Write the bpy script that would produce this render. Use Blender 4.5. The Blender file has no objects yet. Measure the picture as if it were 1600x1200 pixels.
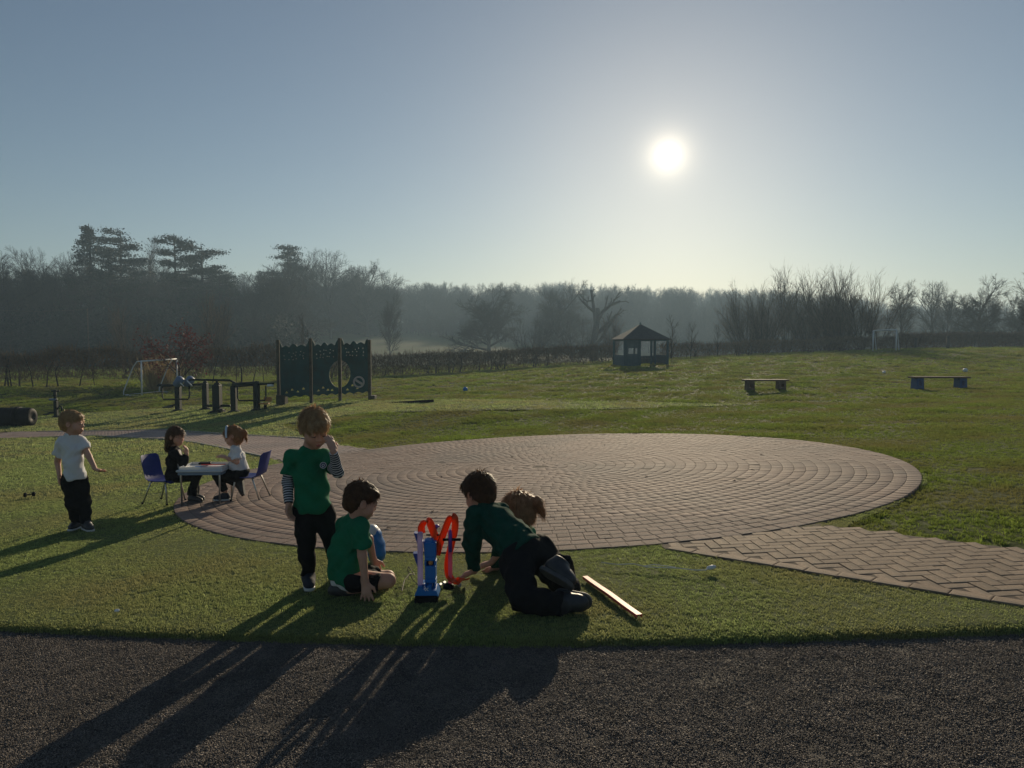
import bpy, math, random
import numpy as np
from mathutils import Vector, Matrix
random.seed(7); np.random.seed(7)
S = bpy.context.scene
C = S.collection
# ---------------------------------------------------------------- camera, sky, sun
F = 1150.0; PITCH = math.atan(60/F); H = 1.40
cam = bpy.data.cameras.new('camera'); camo = bpy.data.objects.new('camera', cam); C.objects.link(camo)
cam.sensor_width = 36; cam.lens = 36*F/1600; cam.clip_start = 0.05; cam.clip_end = 6000
camo.location = (0, 0, H); camo.rotation_euler = (math.pi/2-PITCH, 0, 0)
S.camera = camo
EL = math.radians(14.0); AZ = math.radians(11.8)
sun_dir = Vector((math.sin(AZ)*math.cos(EL), math.cos(AZ)*math.cos(EL), math.sin(EL)))
w = bpy.data.worlds.new('World'); S.world = w; w.use_nodes = True
nt = w.node_tree; nt.nodes.clear()
sky = nt.nodes.new('ShaderNodeTexSky'); sky.sky_type = 'NISHITA'; sky.sun_disc = False
sky.sun_elevation = EL; sky.sun_rotation = AZ; sky.altitude = 50
sky.air_density = 1.0; sky.dust_density = 0.25; sky.ozone_density = 2.0
geo = nt.nodes.new('ShaderNodeNewGeometry')
dot = nt.nodes.new('ShaderNodeVectorMath'); dot.operation = 'DOT_PRODUCT'; dot.inputs[1].default_value = tuple(-sun_dir)
nt.links.new(geo.outputs['Incoming'], dot.inputs[0])
def wm(op, a, b=None, c=None):
    n = nt.nodes.new('ShaderNodeMath'); n.operation = op
    for i, v in enumerate((a, b, c)):
        if v is None: continue
        if isinstance(v, (int, float)): n.inputs[i].default_value = v
        else: nt.links.new(v, n.inputs[i])
    return n.outputs[0]
ang = wm('ARCCOSINE', wm('MINIMUM', dot.outputs['Value'], 1.0))
# the low sun and the bright air right round it
core = wm('MULTIPLY', wm('SUBTRACT', 1.0, wm('SMOOTH_MIN', 1.0, wm('DIVIDE', ang, 0.0142), 0.15)), 40.0)
core = wm('MAXIMUM', core, 0.0)
glow = wm('MULTIPLY', wm('EXPONENT', wm('DIVIDE', ang, -0.0135)), 1.9)
glow2 = wm('MULTIPLY', wm('EXPONENT', wm('DIVIDE', ang, -0.30)), 0.085)
tot = wm('ADD', wm('ADD', core, glow), glow2)
bg = nt.nodes.new('ShaderNodeBackground'); bg.inputs['Strength'].default_value = 0.05
hs = nt.nodes.new('ShaderNodeHueSaturation'); hs.inputs['Saturation'].default_value = 0.95
nt.links.new(sky.outputs[0], hs.inputs['Color']); nt.links.new(hs.outputs[0], bg.inputs['Color'])
bg2 = nt.nodes.new('ShaderNodeBackground'); bg2.inputs['Color'].default_value = (1, .84, .6, 1)
nt.links.new(tot, bg2.inputs['Strength'])
add = nt.nodes.new('ShaderNodeAddShader'); out = nt.nodes.new('ShaderNodeOutputWorld')
nt.links.new(bg.outputs[0], add.inputs[0]); nt.links.new(bg2.outputs[0], add.inputs[1]); nt.links.new(add.outputs[0], out.inputs['Surface'])
sl = bpy.data.lights.new('sun', 'SUN'); so = bpy.data.objects.new('sun', sl); C.objects.link(so)
sl.energy = 4.0; sl.angle = math.radians(0.5); sl.color = (1, .83, .58)
so.rotation_euler = sun_dir.to_track_quat('Z', 'Y').to_euler(); so.location = (20, 60, 30)
S.view_settings.view_transform = 'Standard'; S.view_settings.look = 'None'
S.view_settings.exposure = 0.25; S.view_settings.gamma = 1.0; S.view_settings.use_curve_mapping = False
S.cycles.max_bounces = 6; S.cycles.transparent_max_bounces = 12; S.cycles.diffuse_bounces = 3; S.cycles.caustics_reflective = False
S.cycles.sample_clamp_indirect = 4.0; S.cycles.blur_glossy = 1.0
S.world.cycles.sampling_method = 'MANUAL'; S.world.cycles.sample_map_resolution = 2048

# ---------------------------------------------------------------- helpers
def link(o, parent=None):
    C.objects.link(o)
    if parent is not None: o.parent = parent
    return o
def tag(o, label=None, cat=None, group=None, kind=None):
    if label: o['label'] = label
    if cat: o['category'] = cat
    if group: o['group'] = group
    if kind: o['kind'] = kind
    return o
def empty(name, loc=(0, 0, 0), rz=0.0, label=None, cat=None, group=None):
    o = bpy.data.objects.new(name, None); o.empty_display_size = .1; C.objects.link(o)
    o.location = loc; o.rotation_euler = (0, 0, rz)
    return tag(o, label, cat, group)
def mesh(name, v, f, mats=None, smooth=False):
    me = bpy.data.meshes.new(name)
    v = np.asarray(v, dtype=np.float32).reshape(-1, 3)
    if isinstance(f, np.ndarray):
        n, k = f.shape
        me.vertices.add(len(v)); me.vertices.foreach_set('co', v.ravel())
        me.loops.add(n*k); me.loops.foreach_set('vertex_index', f.ravel().astype(np.int32))
        me.polygons.add(n); me.polygons.foreach_set('loop_start', np.arange(0, n*k, k, dtype=np.int32))
        me.polygons.foreach_set('loop_total', np.full(n, k, dtype=np.int32))
        me.update(calc_edges=True)
    else:
        me.from_pydata(v.tolist(), [], f); me.update()
    if smooth: me.polygons.foreach_set('use_smooth', [True]*len(me.polygons))
    if mats is not None:
        for m in (mats if isinstance(mats, (list, tuple)) else [mats]): me.materials.append(m)
    return me
def obj(name, me, parent=None, **k):
    o = bpy.data.objects.new(name, me); link(o, parent); return tag(o, **k)
class MB:
    """collects shapes for one mesh"""
    def __init__(s): s.v = []; s.f = []
    def add(s, v, f):
        n = len(s.v); s.v += [tuple(p) for p in v]; s.f += [tuple(i+n for i in q) for q in f]; return s
    def box(s, c, sz, R=None, ch=0.0):
        c = Vector(c); hx, hy, hz = sz[0]/2, sz[1]/2, sz[2]/2
        R = R if R is not None else Matrix.Identity(3)
        if ch <= 0:
            vs = [Vector((x, y, z)) for x in (-hx, hx) for y in (-hy, hy) for z in (-hz, hz)]
            fs = [(0, 1, 3, 2), (4, 6, 7, 5), (0, 4, 5, 1), (2, 3, 7, 6), (0, 2, 6, 4), (1, 5, 7, 3)]
            return s.add([c+R@q for q in vs], fs)
        # chamfered in the two largest outline directions: rings along z
        def ring(ix, iy, z): return [Vector((-ix, -iy, z)), Vector((ix, -iy, z)), Vector((ix, iy, z)), Vector((-ix, iy, z))]
        def oct(ix, iy, z, q): return [Vector(p) for p in ((-ix+q, -iy, z), (ix-q, -iy, z), (ix, -iy+q, z), (ix, iy-q, z), (ix-q, iy, z), (-ix+q, iy, z), (-ix, iy-q, z), (-ix, -iy+q, z))]
        rs = [oct(hx-ch, hy-ch, -hz, ch*.6), oct(hx, hy, -hz+ch, ch), oct(hx, hy, hz-ch, ch), oct(hx-ch, hy-ch, hz, ch*.6)]
        vs = [p for r in rs for p in r]; fs = [tuple(range(7, -1, -1)), tuple(range(24, 32))]
        for k in range(3):
            for j in range(8): fs.append((k*8+j, k*8+(j+1) % 8, (k+1)*8+(j+1) % 8, (k+1)*8+j))
        return s.add([c+R@q for q in vs], fs)
    def tube(s, pts, r, n=8, caps=True):
        pts = [Vector(p) for p in pts]; m = len(pts)
        rr = r if isinstance(r, (list, tuple)) else [r]*m
        ref = None; rings = []
        for i, p in enumerate(pts):
            t = (pts[min(i+1, m-1)]-pts[max(i-1, 0)]).normalized()
            if ref is None:
                a = Vector((0, 0, 1)) if abs(t.z) < .9 else Vector((1, 0, 0)); ref = t.cross(a).normalized()
            ref = (ref-t*ref.dot(t)).normalized(); b = t.cross(ref)
            rings.append([p+(ref*math.cos(2*math.pi*k/n)+b*math.sin(2*math.pi*k/n))*rr[i] for k in range(n)])
        vs = [q for g in rings for q in g]; fs = []
        for i in range(m-1):
            for k in range(n): fs.append((i*n+k, i*n+(k+1) % n, (i+1)*n+(k+1) % n, (i+1)*n+k))
        if caps: fs += [tuple(range(n-1, -1, -1)), tuple(range((m-1)*n, m*n))]
        return s.add(vs, fs)
    def lathe(s, c, prof, n=16, R=None):
        c = Vector(c); R = R if R is not None else Matrix.Identity(3); vs = []; fs = []
        for (r, z) in prof:
            for k in range(n): vs.append(c+R@Vector((r*math.cos(2*math.pi*k/n), r*math.sin(2*math.pi*k/n), z)))
        m = len(prof)
        for i in range(m-1):
            for k in range(n): fs.append((i*n+k, i*n+(k+1) % n, (i+1)*n+(k+1) % n, (i+1)*n+k))
        fs += [tuple(range(n-1, -1, -1)), tuple(range((m-1)*n, m*n))]
        return s.add(vs, fs)
    def prism(s, poly, d, o=(0, 0, 0), R=None):
        """poly in local xz, depth d along y"""
        o = Vector(o); R = R if R is not None else Matrix.Identity(3); n = len(poly)
        vs = [o+R@Vector((x, -d/2, z)) for x, z in poly]+[o+R@Vector((x, d/2, z)) for x, z in poly]
        fs = [tuple(range(n)), tuple(range(2*n-1, n-1, -1))]+[(i, i+n, (i+1) % n+n, (i+1) % n) for i in range(n)]
        return s.add(vs, fs)
    def build(s, name, mat, parent=None, smooth=False, **k):
        me = mesh(name, s.v, s.f, mat, smooth); return obj(name, me, parent, **k)
def rotz(a): return Matrix.Rotation(a, 3, 'Z')

# ---------------------------------------------------------------- materials
def mat(name, col, rough=.8, col2=None, scale=20., bump=0., bscale=None, metal=0., spec=.5, trans=0., detail=4., sss=0., coord='Object', rnd=0., fac=(.35, .65), col3=None, scale3=1.):
    m = bpy.data.materials.new(name); m.use_nodes = True; t = m.node_tree; N = t.nodes; L = t.links
    col, col2, col3 = [None if c is None else tuple(min(.8, q*1.3) for q in c) for c in (col, col2, col3)]
    b = N['Principled BSDF']; b.inputs['Roughness'].default_value = rough; b.inputs['Metallic'].default_value = metal
    b.inputs['Specular IOR Level'].default_value = spec
    if sss: b.inputs['Subsurface Weight'].default_value = sss; b.inputs['Subsurface Radius'].default_value = (.02, .008, .004); b.inputs['Subsurface Scale'].default_value = .6
    tc = N.new('ShaderNodeTexCoord'); src = tc.outputs[coord]
    def noise(sc, det=detail):
        n = N.new('ShaderNodeTexNoise'); n.inputs['Scale'].default_value = sc; n.inputs['Detail'].default_value = det; n.inputs['Roughness'].default_value = .6; L.new(src, n.inputs['Vector']); return n
    def ramp(s_, a, b_):
        r = N.new('ShaderNodeMapRange'); r.inputs[1].default_value = a; r.inputs[2].default_value = b_; L.new(s_, r.inputs[0]); return r.outputs[0]
    def mix(f_, a, b_):
        x = N.new('ShaderNodeMix'); x.data_type = 'RGBA'
        if isinstance(f_, float): x.inputs[0].default_value = f_
        else: L.new(f_, x.inputs[0])
        for i, q in ((6, a), (7, b_)):
            if isinstance(q, tuple): x.inputs[i].default_value = (*q, 1)
            else: L.new(q, x.inputs[i])
        return x.outputs[2]
    cur = tuple(col)
    if col2: cur = mix(ramp(noise(scale).outputs[0], *fac), cur, tuple(col2))
    if col3: cur = mix(ramp(noise(scale3, 3.).outputs[0], .45, .68), cur, tuple(col3))
    if rnd:
        oi = N.new('ShaderNodeObjectInfo'); h = N.new('ShaderNodeHueSaturation')
        L.new(ramp(oi.outputs['Random'], 0, 1), h.inputs['Value']); r = h.inputs['Value'].links[0].from_node
        r.inputs[3].default_value = 1-rnd; r.inputs[4].default_value = 1+rnd
        if isinstance(cur, tuple): h.inputs['Color'].default_value = (*cur, 1)
        else: L.new(cur, h.inputs['Color'])
        cur = h.outputs[0]
    if isinstance(cur, tuple): b.inputs['Base Color'].default_value = (*cur, 1)
    else: L.new(cur, b.inputs['Base Color'])
    if bump:
        bn = N.new('ShaderNodeBump'); bn.inputs['Strength'].default_value = 1.; bn.inputs['Distance'].default_value = bump
        L.new(noise(bscale or scale*2, 5.).outputs[0], bn.inputs['Height']); L.new(bn.outputs[0], b.inputs['Normal'])
    if trans:
        tr = N.new('ShaderNodeBsdfTranslucent'); ms = N.new('ShaderNodeMixShader'); ms.inputs[0].default_value = trans
        if isinstance(cur, tuple): tr.inputs[0].default_value = (*cur, 1)
        else: L.new(cur, tr.inputs[0])
        L.new(b.outputs[0], ms.inputs[1]); L.new(tr.outputs[0], ms.inputs[2]); L.new(ms.outputs[0], N['Material Output'].inputs['Surface'])
    return m

# ---------------------------------------------------------------- terrain
PA, PB = 0.0465, -0.0292
UC = np.array([-1.6, -.7, -.4, -.1, .15, .35, .6, 1.6])
YR = np.array([15, 20, 27, 40, 60, 90, 130, 200, 300, 450, 700, 1500.])
def _pl(u, y): return PA*u*y+PB*y
ZT = np.array([[_pl(u, 15) for u in UC],
 [-1.5, -1.18, -.95, -.38, -.30, -.22, -.02, .6],
 [-1.6, -1.26, -1.06, -.53, -.30, -.10, .02, .7],
 [-1.2, -.92, -.83, -.55, -.06, .15, .36, 1.0],
 [-1.3, -1.2, -1.1, -.72, .04, .57, 1.03, 1.6],
 [-1.5, -1.5, -1.4, -1.2, -.6, .3, .9, 1.2],
 [-1.2, -1.4, -1.5, -1.6, -1.5, -.9, -.2, 0],
 [3, 3, 6, 3, -1, -1, -1, -1],
 [9, 8, 11, 7, 2, 0, -1, -1],
 [16, 14, 14, 14, 12, 6, 2, 2],
 [20, 18, 20, 22, 20, 12, 6, 6],
 [22, 22, 24, 26, 24, 16, 10, 8]])
def ground(x, y):
    x = np.asarray(x, float); y = np.asarray(y, float)
    yy = np.clip(y, 15, 1499.); u = np.clip(x/np.maximum(yy, 15), -1.599, 1.599)
    i = np.clip(np.searchsorted(YR, yy, 'right')-1, 0, len(YR)-2); j = np.clip(np.searchsorted(UC, u, 'right')-1, 0, len(UC)-2)
    fy = (yy-YR[i])/(YR[i+1]-YR[i]); fu = (u-UC[j])/(UC[j+1]-UC[j])
    def row(ii):
        a, b = ZT[ii, j], ZT[ii, j+1]
        m0 = (ZT[ii, j+1]-ZT[ii, np.maximum(j-1, 0)])/(UC[j+1]-UC[np.maximum(j-1, 0)])*(UC[j+1]-UC[j])
        m1 = (ZT[ii, np.minimum(j+2, 7)]-ZT[ii, j])/(UC[np.minimum(j+2, 7)]-UC[j])*(UC[j+1]-UC[j])
        t = fu; return a*(2*t**3-3*t**2+1)+b*(3*t**2-2*t**3)+m0*(t**3-2*t**2+t)+m1*(t**3-t**2)
    r0, r1 = row(i), row(i+1); im = np.maximum(i-1, 0); ip = np.minimum(i+2, len(YR)-1); rm, rp = row(im), row(ip); dy = YR[i+1]-YR[i]
    m0 = np.where(i == 0, _pl(u, 15.)/15*dy, (r1-rm)/(YR[i+1]-YR[im])*dy); m1 = (rp-r0)/(YR[ip]-YR[i])*dy
    t = fy; zf = r0*(2*t**3-3*t**2+1)+r1*(3*t**2-2*t**3)+m0*(t**3-2*t**2+t)+m1*(t**3-t**2)
    zn = PA*np.clip(x, -60, 60)+PB*y
    return np.where(y < 15, zn, zf)
def gz(x, y): return float(ground(x, y))
def ray(px, py):
    x = (px-800)/F; y = (600-py)/F
    return np.array([x, math.cos(PITCH)+y*math.sin(PITCH), -math.sin(PITCH)+y*math.cos(PITCH)])
def G(px, py, dz=0.0):
    """the point of the ground seen at a pixel of the photograph"""
    d = ray(px, py); t = np.concatenate([np.arange(1, 30, .02), np.arange(30, 300, .2)])
    zz = H+t*d[2]-dz-ground(t*d[0], t*d[1]); k = int(np.argmax(zz < 0)) if (zz < 0).any() else len(t)-1
    t0, t1 = t[max(k-1, 0)], t[k]
    for _ in range(30):
        tm = (t0+t1)/2
        if H+tm*d[2]-dz-gz(tm*d[0], tm*d[1]) < 0: t1 = tm
        else: t0 = tm
    return Vector((t1*d[0], t1*d[1], H+t1*d[2]))
def P(px, py, y):
    """the point at world distance y seen at a pixel"""
    d = ray(px, py); t = y/d[1]; return Vector((t*d[0], y, H+t*d[2]))
def PX(p):
    """pixel of a world point"""
    y = p[1]*math.cos(PITCH)-(p[2]-H)*math.sin(PITCH); z = p[1]*math.sin(PITCH)+(p[2]-H)*math.cos(PITCH)
    return 800+F*p[0]/y, 600-F*z/y
def ins(poly, x, y):
    x = np.asarray(x); y = np.asarray(y); r = np.zeros(x.shape, bool); n = len(poly)
    for i in range(n):
        (x0, y0), (x1, y1) = poly[i][:2], poly[(i+1) % n][:2]
        c = ((y0 > y) != (y1 > y)) & (x < (x1-x0)*(y-y0)/((y1-y0) if y1 != y0 else 1e-9)+x0); r ^= c
    return r
CC = (0.377, 9.794); CR = 4.469           # the round paved area
TZ = 0.045                                # turf and paving stand this much above the tarmac
# turf front edge (y as a function of x) from the photograph
_fe = [G(px, py, TZ) for px, py in ((-700, 930), (-300, 950), (0, 970), (300, 982), (600, 990), (850, 992), (1100, 988), (1400, 979), (1600, 971), (1900, 953), (2300, 930))]
FEX = np.array([p.x for p in _fe]); FEY = np.array([p.y for p in _fe])
def front(x): return np.interp(x, FEX, FEY)
def g2(*q): return [(G(a, b, TZ).x, G(a, b, TZ).y) for a, b in q]
PATHL = g2((-400, 670), (60, 674), (171, 673), (252, 671), (372, 679), (469, 684), (527, 694), (585, 703), (640, 712), (560, 745), (446, 722), (411, 713), (345, 699), (303, 691), (256, 686), (148, 680.5), (60, 683), (-400, 692))
PATHR = g2((1036, 846), (1040, 856), (1200, 882), (1400, 914), (1600, 946), (2400, 1075), (2600, 985), (1600, 857), (1312, 822), (1250, 822), (1150, 820), (1000, 840))
# far edge of the turf
FIELDNEAR = g2((480, 683), (527, 693), (585, 702), (640, 700), (760, 691), (880, 684), (1000, 685), (1160, 690), (1300, 701), (1380, 714), (1440, 737), (1448, 750), (1400, 785), (1330, 815), (1320, 822), (1600, 857), (2600, 985), (4200, 800), (1900, 600), (1100, 634), (900, 639), (700, 642), (560, 646), (440, 662))
_ff = [G(a, b) for a, b in ((-900, 668), (-200, 662), (0, 656), (180, 644), (300, 636), (430, 631), (560, 627), (700, 626), (900, 629), (1100, 632), (1300, 632))]
FFX = np.array([p.x for p in _ff]); FFY = np.array([p.y for p in _ff])
def zone(x, y):
    """0 tarmac 1 turf 2 circle 3 left path 4 right path 5 field"""
    x = np.asarray(x, float); y = np.asarray(y, float)
    z = np.full(x.shape, 5)
    z[(y < np.interp(x, FFX, FFY)) & (x < FFX[-1])] = 1
    z[(y < 6.6)] = 1
    z[ins(FIELDNEAR, x, y)] = 5
    z[ins(PATHL, x, y)] = 3
    z[ins(PATHR, x, y)] = 4
    z[(x-CC[0])**2+(y-CC[1])**2 < CR**2] = 2
    z[y < front(x)] = 0
    return z
# ---------------------------------------------------------------- ground sheets
M = {}
M['tarmac'] = mat('tarmac', (.045, .04, .036), .85, (.075, .066, .058), 160, bump=.002, bscale=190, col3=(.055, .048, .042), scale3=1.2, spec=.2)
M['soil'] = mat('soil', (.035, .03, .018), .95, (.06, .055, .025), 3, bump=.02, bscale=8)
M['turf_base'] = mat('turf_base', (.075, .10, .035), .95, (.12, .135, .055), 60, spec=.1, bump=.008, bscale=220)
M['field_base'] = mat('field_base', (.045, .065, .014), .95, (.07, .085, .022), .9, bump=.02, bscale=9, col3=(.06, .06, .025), scale3=.35, spec=.05)
M['joint'] = mat('joint_sand', (.085, .067, .054), .95, (.14, .112, .088), 30, spec=.1)
def sheet(name, xs, ys, dz, m, keep=None, smooth=True):
    X, Y = np.meshgrid(xs, ys, indexing='ij'); Z = ground(X, Y)+(dz(X, Y) if callable(dz) else dz)
    v = np.stack([X, Y, Z], -1).reshape(-1, 3); nx, ny = X.shape; i = np.arange((nx-1)*ny).reshape(nx-1, ny)[:, :-1].ravel()
    f = np.stack([i, i+ny, i+ny+1, i+1], 1)
    if keep is not None:
        c = v[f].mean(1); f = f[keep(c[:, 0], c[:, 1])]
        u, inv = np.unique(f, return_inverse=True); v = v[u]; f = inv.reshape(-1, 4)
    return obj(name, mesh(name, v, f, m, smooth), kind='structure')
def geo_ax(a, b, n, p):
    t = np.linspace(-1, 1, n); return (a+b)/2+(b-a)/2*np.sign(t)*abs(t)**p
# far field and hills: one sheet to the horizon, fine nearby, sunk a little under the turf and paving
xs = np.concatenate([-np.geomspace(1600, 26, 60), np.linspace(-25, 28, 150), np.geomspace(29, 1600, 60)])
ys = np.concatenate([np.linspace(-60, 3, 20), np.linspace(3.3, 45, 190), np.geomspace(45.5, 1500, 130)])
def fdz(X, Y):
    z = zone(X, Y); n = .035*np.sin(X*2.1+1.3*np.sin(Y*.9))*np.sin(Y*1.7+.8*np.sin(X*1.3))+.02*np.sin(X*5.3+Y*2.2)*np.sin(Y*4.7-X)
    return np.where(z == 5, np.clip((Y-5)/40, 0, 1)*n+.02, -.06)
sheet('field', xs, ys, fdz, M['field_base'])
# tarmac yard
def tk(x, y): return y < front(x)+.2
sheet('tarmac_yard', np.linspace(-24, 24, 240), np.concatenate([np.linspace(-30, 1, 20), np.linspace(1.2, 5.2, 60)]), 0.0, M['tarmac'], tk)
# turf: rolls down over its front edge; follows the zones
nx = 420; ny = 420
xs = np.concatenate([np.linspace(-40, -8, 60), np.linspace(-7.9, 9, 300), np.linspace(9.2, 30, 50)])
TT = np.concatenate([np.array([-.10, -.06, -.03, -.01, .01, .03, .06, .1, .16]), np.linspace(.22, 14, 210), np.linspace(14.2, 34, 90)])
X = np.repeat(xs[:, None], len(TT), 1); Y = front(X)+TT[None, :]
roll = TZ*(1-np.clip(1-(TT+.06)/.09, 0, 1)**2.0)
Z = ground(X, Y)+roll[None, :]-.012+.004*np.sin(X*1.7+Y)*np.sin(Y*2.3)
Z[:, 0] -= .06
v = np.stack([X, Y, Z], -1).reshape(-1, 3); nyy = len(TT); i = np.arange((len(xs)-1)*nyy).reshape(len(xs)-1, nyy)[:, :-1].ravel()
f = np.stack([i, i+nyy, i+nyy+1, i+1], 1); c = v[f].mean(1); zz = zone(c[:, 0], c[:, 1]); f = f[(zz == 1) | (zz == 0)]
u, inv = np.unique(f, return_inverse=True)
turf = obj('turf', mesh('turf', v[u], inv.reshape(-1, 4), M['turf_base'], True), kind='structure')

# ---------------------------------------------------------------- paving
def block_mesh(name, m, ch=.035):
    """unit block, top at z=0, softened top edges"""
    a = .5; b = .5-ch
    v = [(-a, -a, -1), (a, -a, -1), (a, a, -1), (-a, a, -1), (-a, -a, -.035), (a, -a, -.035), (a, a, -.035), (-a, a, -.035), (-b, -b, 0), (b, -b, 0), (b, b, 0), (-b, b, 0)]
    f = [(0, 1, 5, 4), (1, 2, 6, 5), (2, 3, 7, 6), (3, 0, 4, 7), (4, 5, 9, 8), (5, 6, 10, 9), (6, 7, 11, 10), (7, 4, 8, 11), (8, 9, 10, 11)]
    return mesh(name, v, f, m)
M['paver'] = mat('paver', (.185, .125, .10), .85, (.245, .182, .15), 5, bump=.0025, bscale=160, rnd=.16, coord='Object', col3=(.14, .115, .10), scale3=.5, spec=.2)
M['paver_mass'] = mat('paver_weathered', (.185, .125, .10), .85, (.245, .182, .15), 2.2, bump=.0025, bscale=160, col3=(.15, .12, .105), scale3=.6, spec=.2)
M['path_block'] = mat('path_block', (.25, .18, .125), .85, (.33, .245, .175), 5, bump=.0025, bscale=160, rnd=.16, col3=(.2, .16, .12), scale3=.6, spec=.2)
M['path_mass'] = mat('path_block_weathered', (.25, .18, .125), .85, (.33, .245, .175), 2.2, bump=.0025, bscale=160, col3=(.21, .17, .13), scale3=.6, spec=.2)
SL = Matrix(((1, 0, 0), (0, 1, 0), (PA, PB, 1)))    # shear onto the slope: used for orientation only
NRM = Vector((-PA, -PB, 1)).normalized()
def slope_rot(a):
    t = Vector((math.cos(a), math.sin(a), 0)); t.z = PA*t.x+PB*t.y; t.normalize(); b = NRM.cross(t)
    return Matrix((t, b, NRM)).transposed()
def lay(name, blocks, parent, m1, m2, share=300):
    """blocks: (x, y, angle, length, width); the nearest as single pieces, the others joined"""
    blocks.sort(key=lambda q: -q[3]*q[4]/(q[0]**2+q[1]**2)**1.5 if abs(q[0]/max(q[1], .1)) < .72 else 1)
    me = block_mesh('paving_block', m1); V = []; Fc = []
    bv = np.array([v_.co[:] for v_ in me.vertices]); bf = [tuple(p.vertices) for p in me.polygons]
    for k, (x, y, a, l, w_) in enumerate(blocks):
        z = gz(x, y)+TZ+random.gauss(0, .0009)-.001-(.0032 if name != 'c' and ((x-CC[0])**2+(y-CC[1])**2 < (CR+.11)**2 or (name == 'r' and abs(a-angr) > .1 and (Vector((x, y))-e0).dot(nr) < .20)) else 0); R = slope_rot(a)@Matrix.Rotation(random.gauss(0, .004), 3, 'X')@Matrix.Rotation(random.gauss(0, .004), 3, 'Y')
        if k < share:
            o = bpy.data.objects.new('paving_block', me); link(o, parent); o.location = (x, y, z)
            o.rotation_euler = R.to_euler(); o.scale = (l, w_, .05)
        else:
            Rn = np.array(R); V.append((bv*np.array([l, w_, .05]))@Rn.T+np.array([x, y, z])); Fc.append(k-share)
    nb = len(V)
    if nb:
        v = np.concatenate(V); bfa = np.array(bf); f = (bfa[None]+(np.arange(nb)*len(bv))[:, None, None]).reshape(-1, 4)
        obj('paving_blocks', mesh('paving_blocks', v, f, m2), parent, kind='stuff')
def bed(name, poly, dz=.0035):
    n = len(poly); v = [(x, y, gz(x, y)+TZ-dz) for x, y in poly]
    from mathutils.geometry import tessellate_polygon
    f = [tuple(t) for t in tessellate_polygon([[Vector(p) for p in v]])]
    return obj(name, mesh(name, v, f, M['joint']), kind='structure')
circ = bed('paved_circle', [(CC[0]+CR*math.cos(t), CC[1]+CR*math.sin(t)) for t in np.linspace(0, 2*math.pi, 120, endpoint=False)])
bl = []; r = CR; k = 0
while r > .12:
    wd = .14 if k == 0 else .128; rm = r-wd/2; n = max(6, int(2*math.pi*rm/(.128 if k == 0 else (.105+.03*(k % 3 == 1))))); off = random.random()*6
    if rm > 1: pass
    for q in range(n):
        t = off+2*math.pi*q/n; x = CC[0]+rm*math.cos(t); y = CC[1]+rm*math.sin(t)
        bl.append((x, y, t+math.pi/2, 2*math.pi*rm/n-.006, wd-.006))
    r -= wd; k += 1
lay('c', bl, circ, M['paver'], M['paver_mass'])
def herring(poly, ang, L=.17, W=.085, g=.005):
    xs_ = [p[0] for p in poly]; ys_ = [p[1] for p in poly]; cx, cy = (min(xs_)+max(xs_))/2, (min(ys_)+max(ys_))/2; R = max(max(xs_)-min(xs_), max(ys_)-min(ys_))
    n = int(R/W)+4; I, J = np.meshgrid(np.arange(-n, n), np.arange(-n, n), indexing='ij'); k = (I-J) % 4
    outp = []
    for kk, da, ox, oy in ((0, 0, 1, .5), (2, math.pi/2, .5, 1)):
        pass
    # 90 degree herringbone on a unit grid
    A = (k == 0); B = (k == 3)
    for sel, hor in ((A, True), (B, False)):
        i = I[sel].astype(float); j = J[sel].astype(float)
        if hor: lx, ly = (i+1)*W, (j+.5)*W
        else: lx, ly = (i+.5)*W, (j+1)*W
        x = cx+lx*math.cos(ang)-ly*math.sin(ang); y = cy+lx*math.sin(ang)+ly*math.cos(ang)
        for a_, b_ in zip(x, y): outp.append((a_, b_, ang+(0 if hor else math.pi/2), L-g, W-g))
    xy = np.array([(q[0], q[1]) for q in outp]); ok = np.ones(len(xy), bool)
    for q in (0,):
        ca = np.array([math.cos(o_[2]) for o_ in outp]); sa = np.array([math.sin(o_[2]) for o_ in outp])
        for s_ in (-.15, .15): ok &= ins(poly, xy[:, 0]+ca*L*s_, xy[:, 1]+sa*L*s_)
        for s_ in (-.1, .1): ok &= ins(poly, xy[:, 0]-sa*W*s_, xy[:, 1]+ca*W*s_)
    d = (xy[:, 0]-CC[0])**2+(xy[:, 1]-CC[1])**2; ok &= d > (CR+.01)**2
    return [o_ for o_, q in zip(outp, ok) if q]
def clipo(poly):
    return poly
def outer(poly):
    return poly
PR = [p for p in PATHR]
pr = bed('paved_path_right', PR[1:-3]+[(CC[0]+(CR)*math.cos(t), CC[1]+(CR)*math.sin(t)) for t in np.linspace(math.atan2(PR[-4][1]-CC[1], PR[-4][0]-CC[0]), math.atan2(PR[1][1]-CC[1], PR[1][0]-CC[0]), 12)], .0075)
angr = math.atan2(PATHR[4][1]-PATHR[1][1], PATHR[4][0]-PATHR[1][0])
b_ = [q for q in herring(PATHR, angr+math.pi/4) if q[0] < 16]
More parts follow.
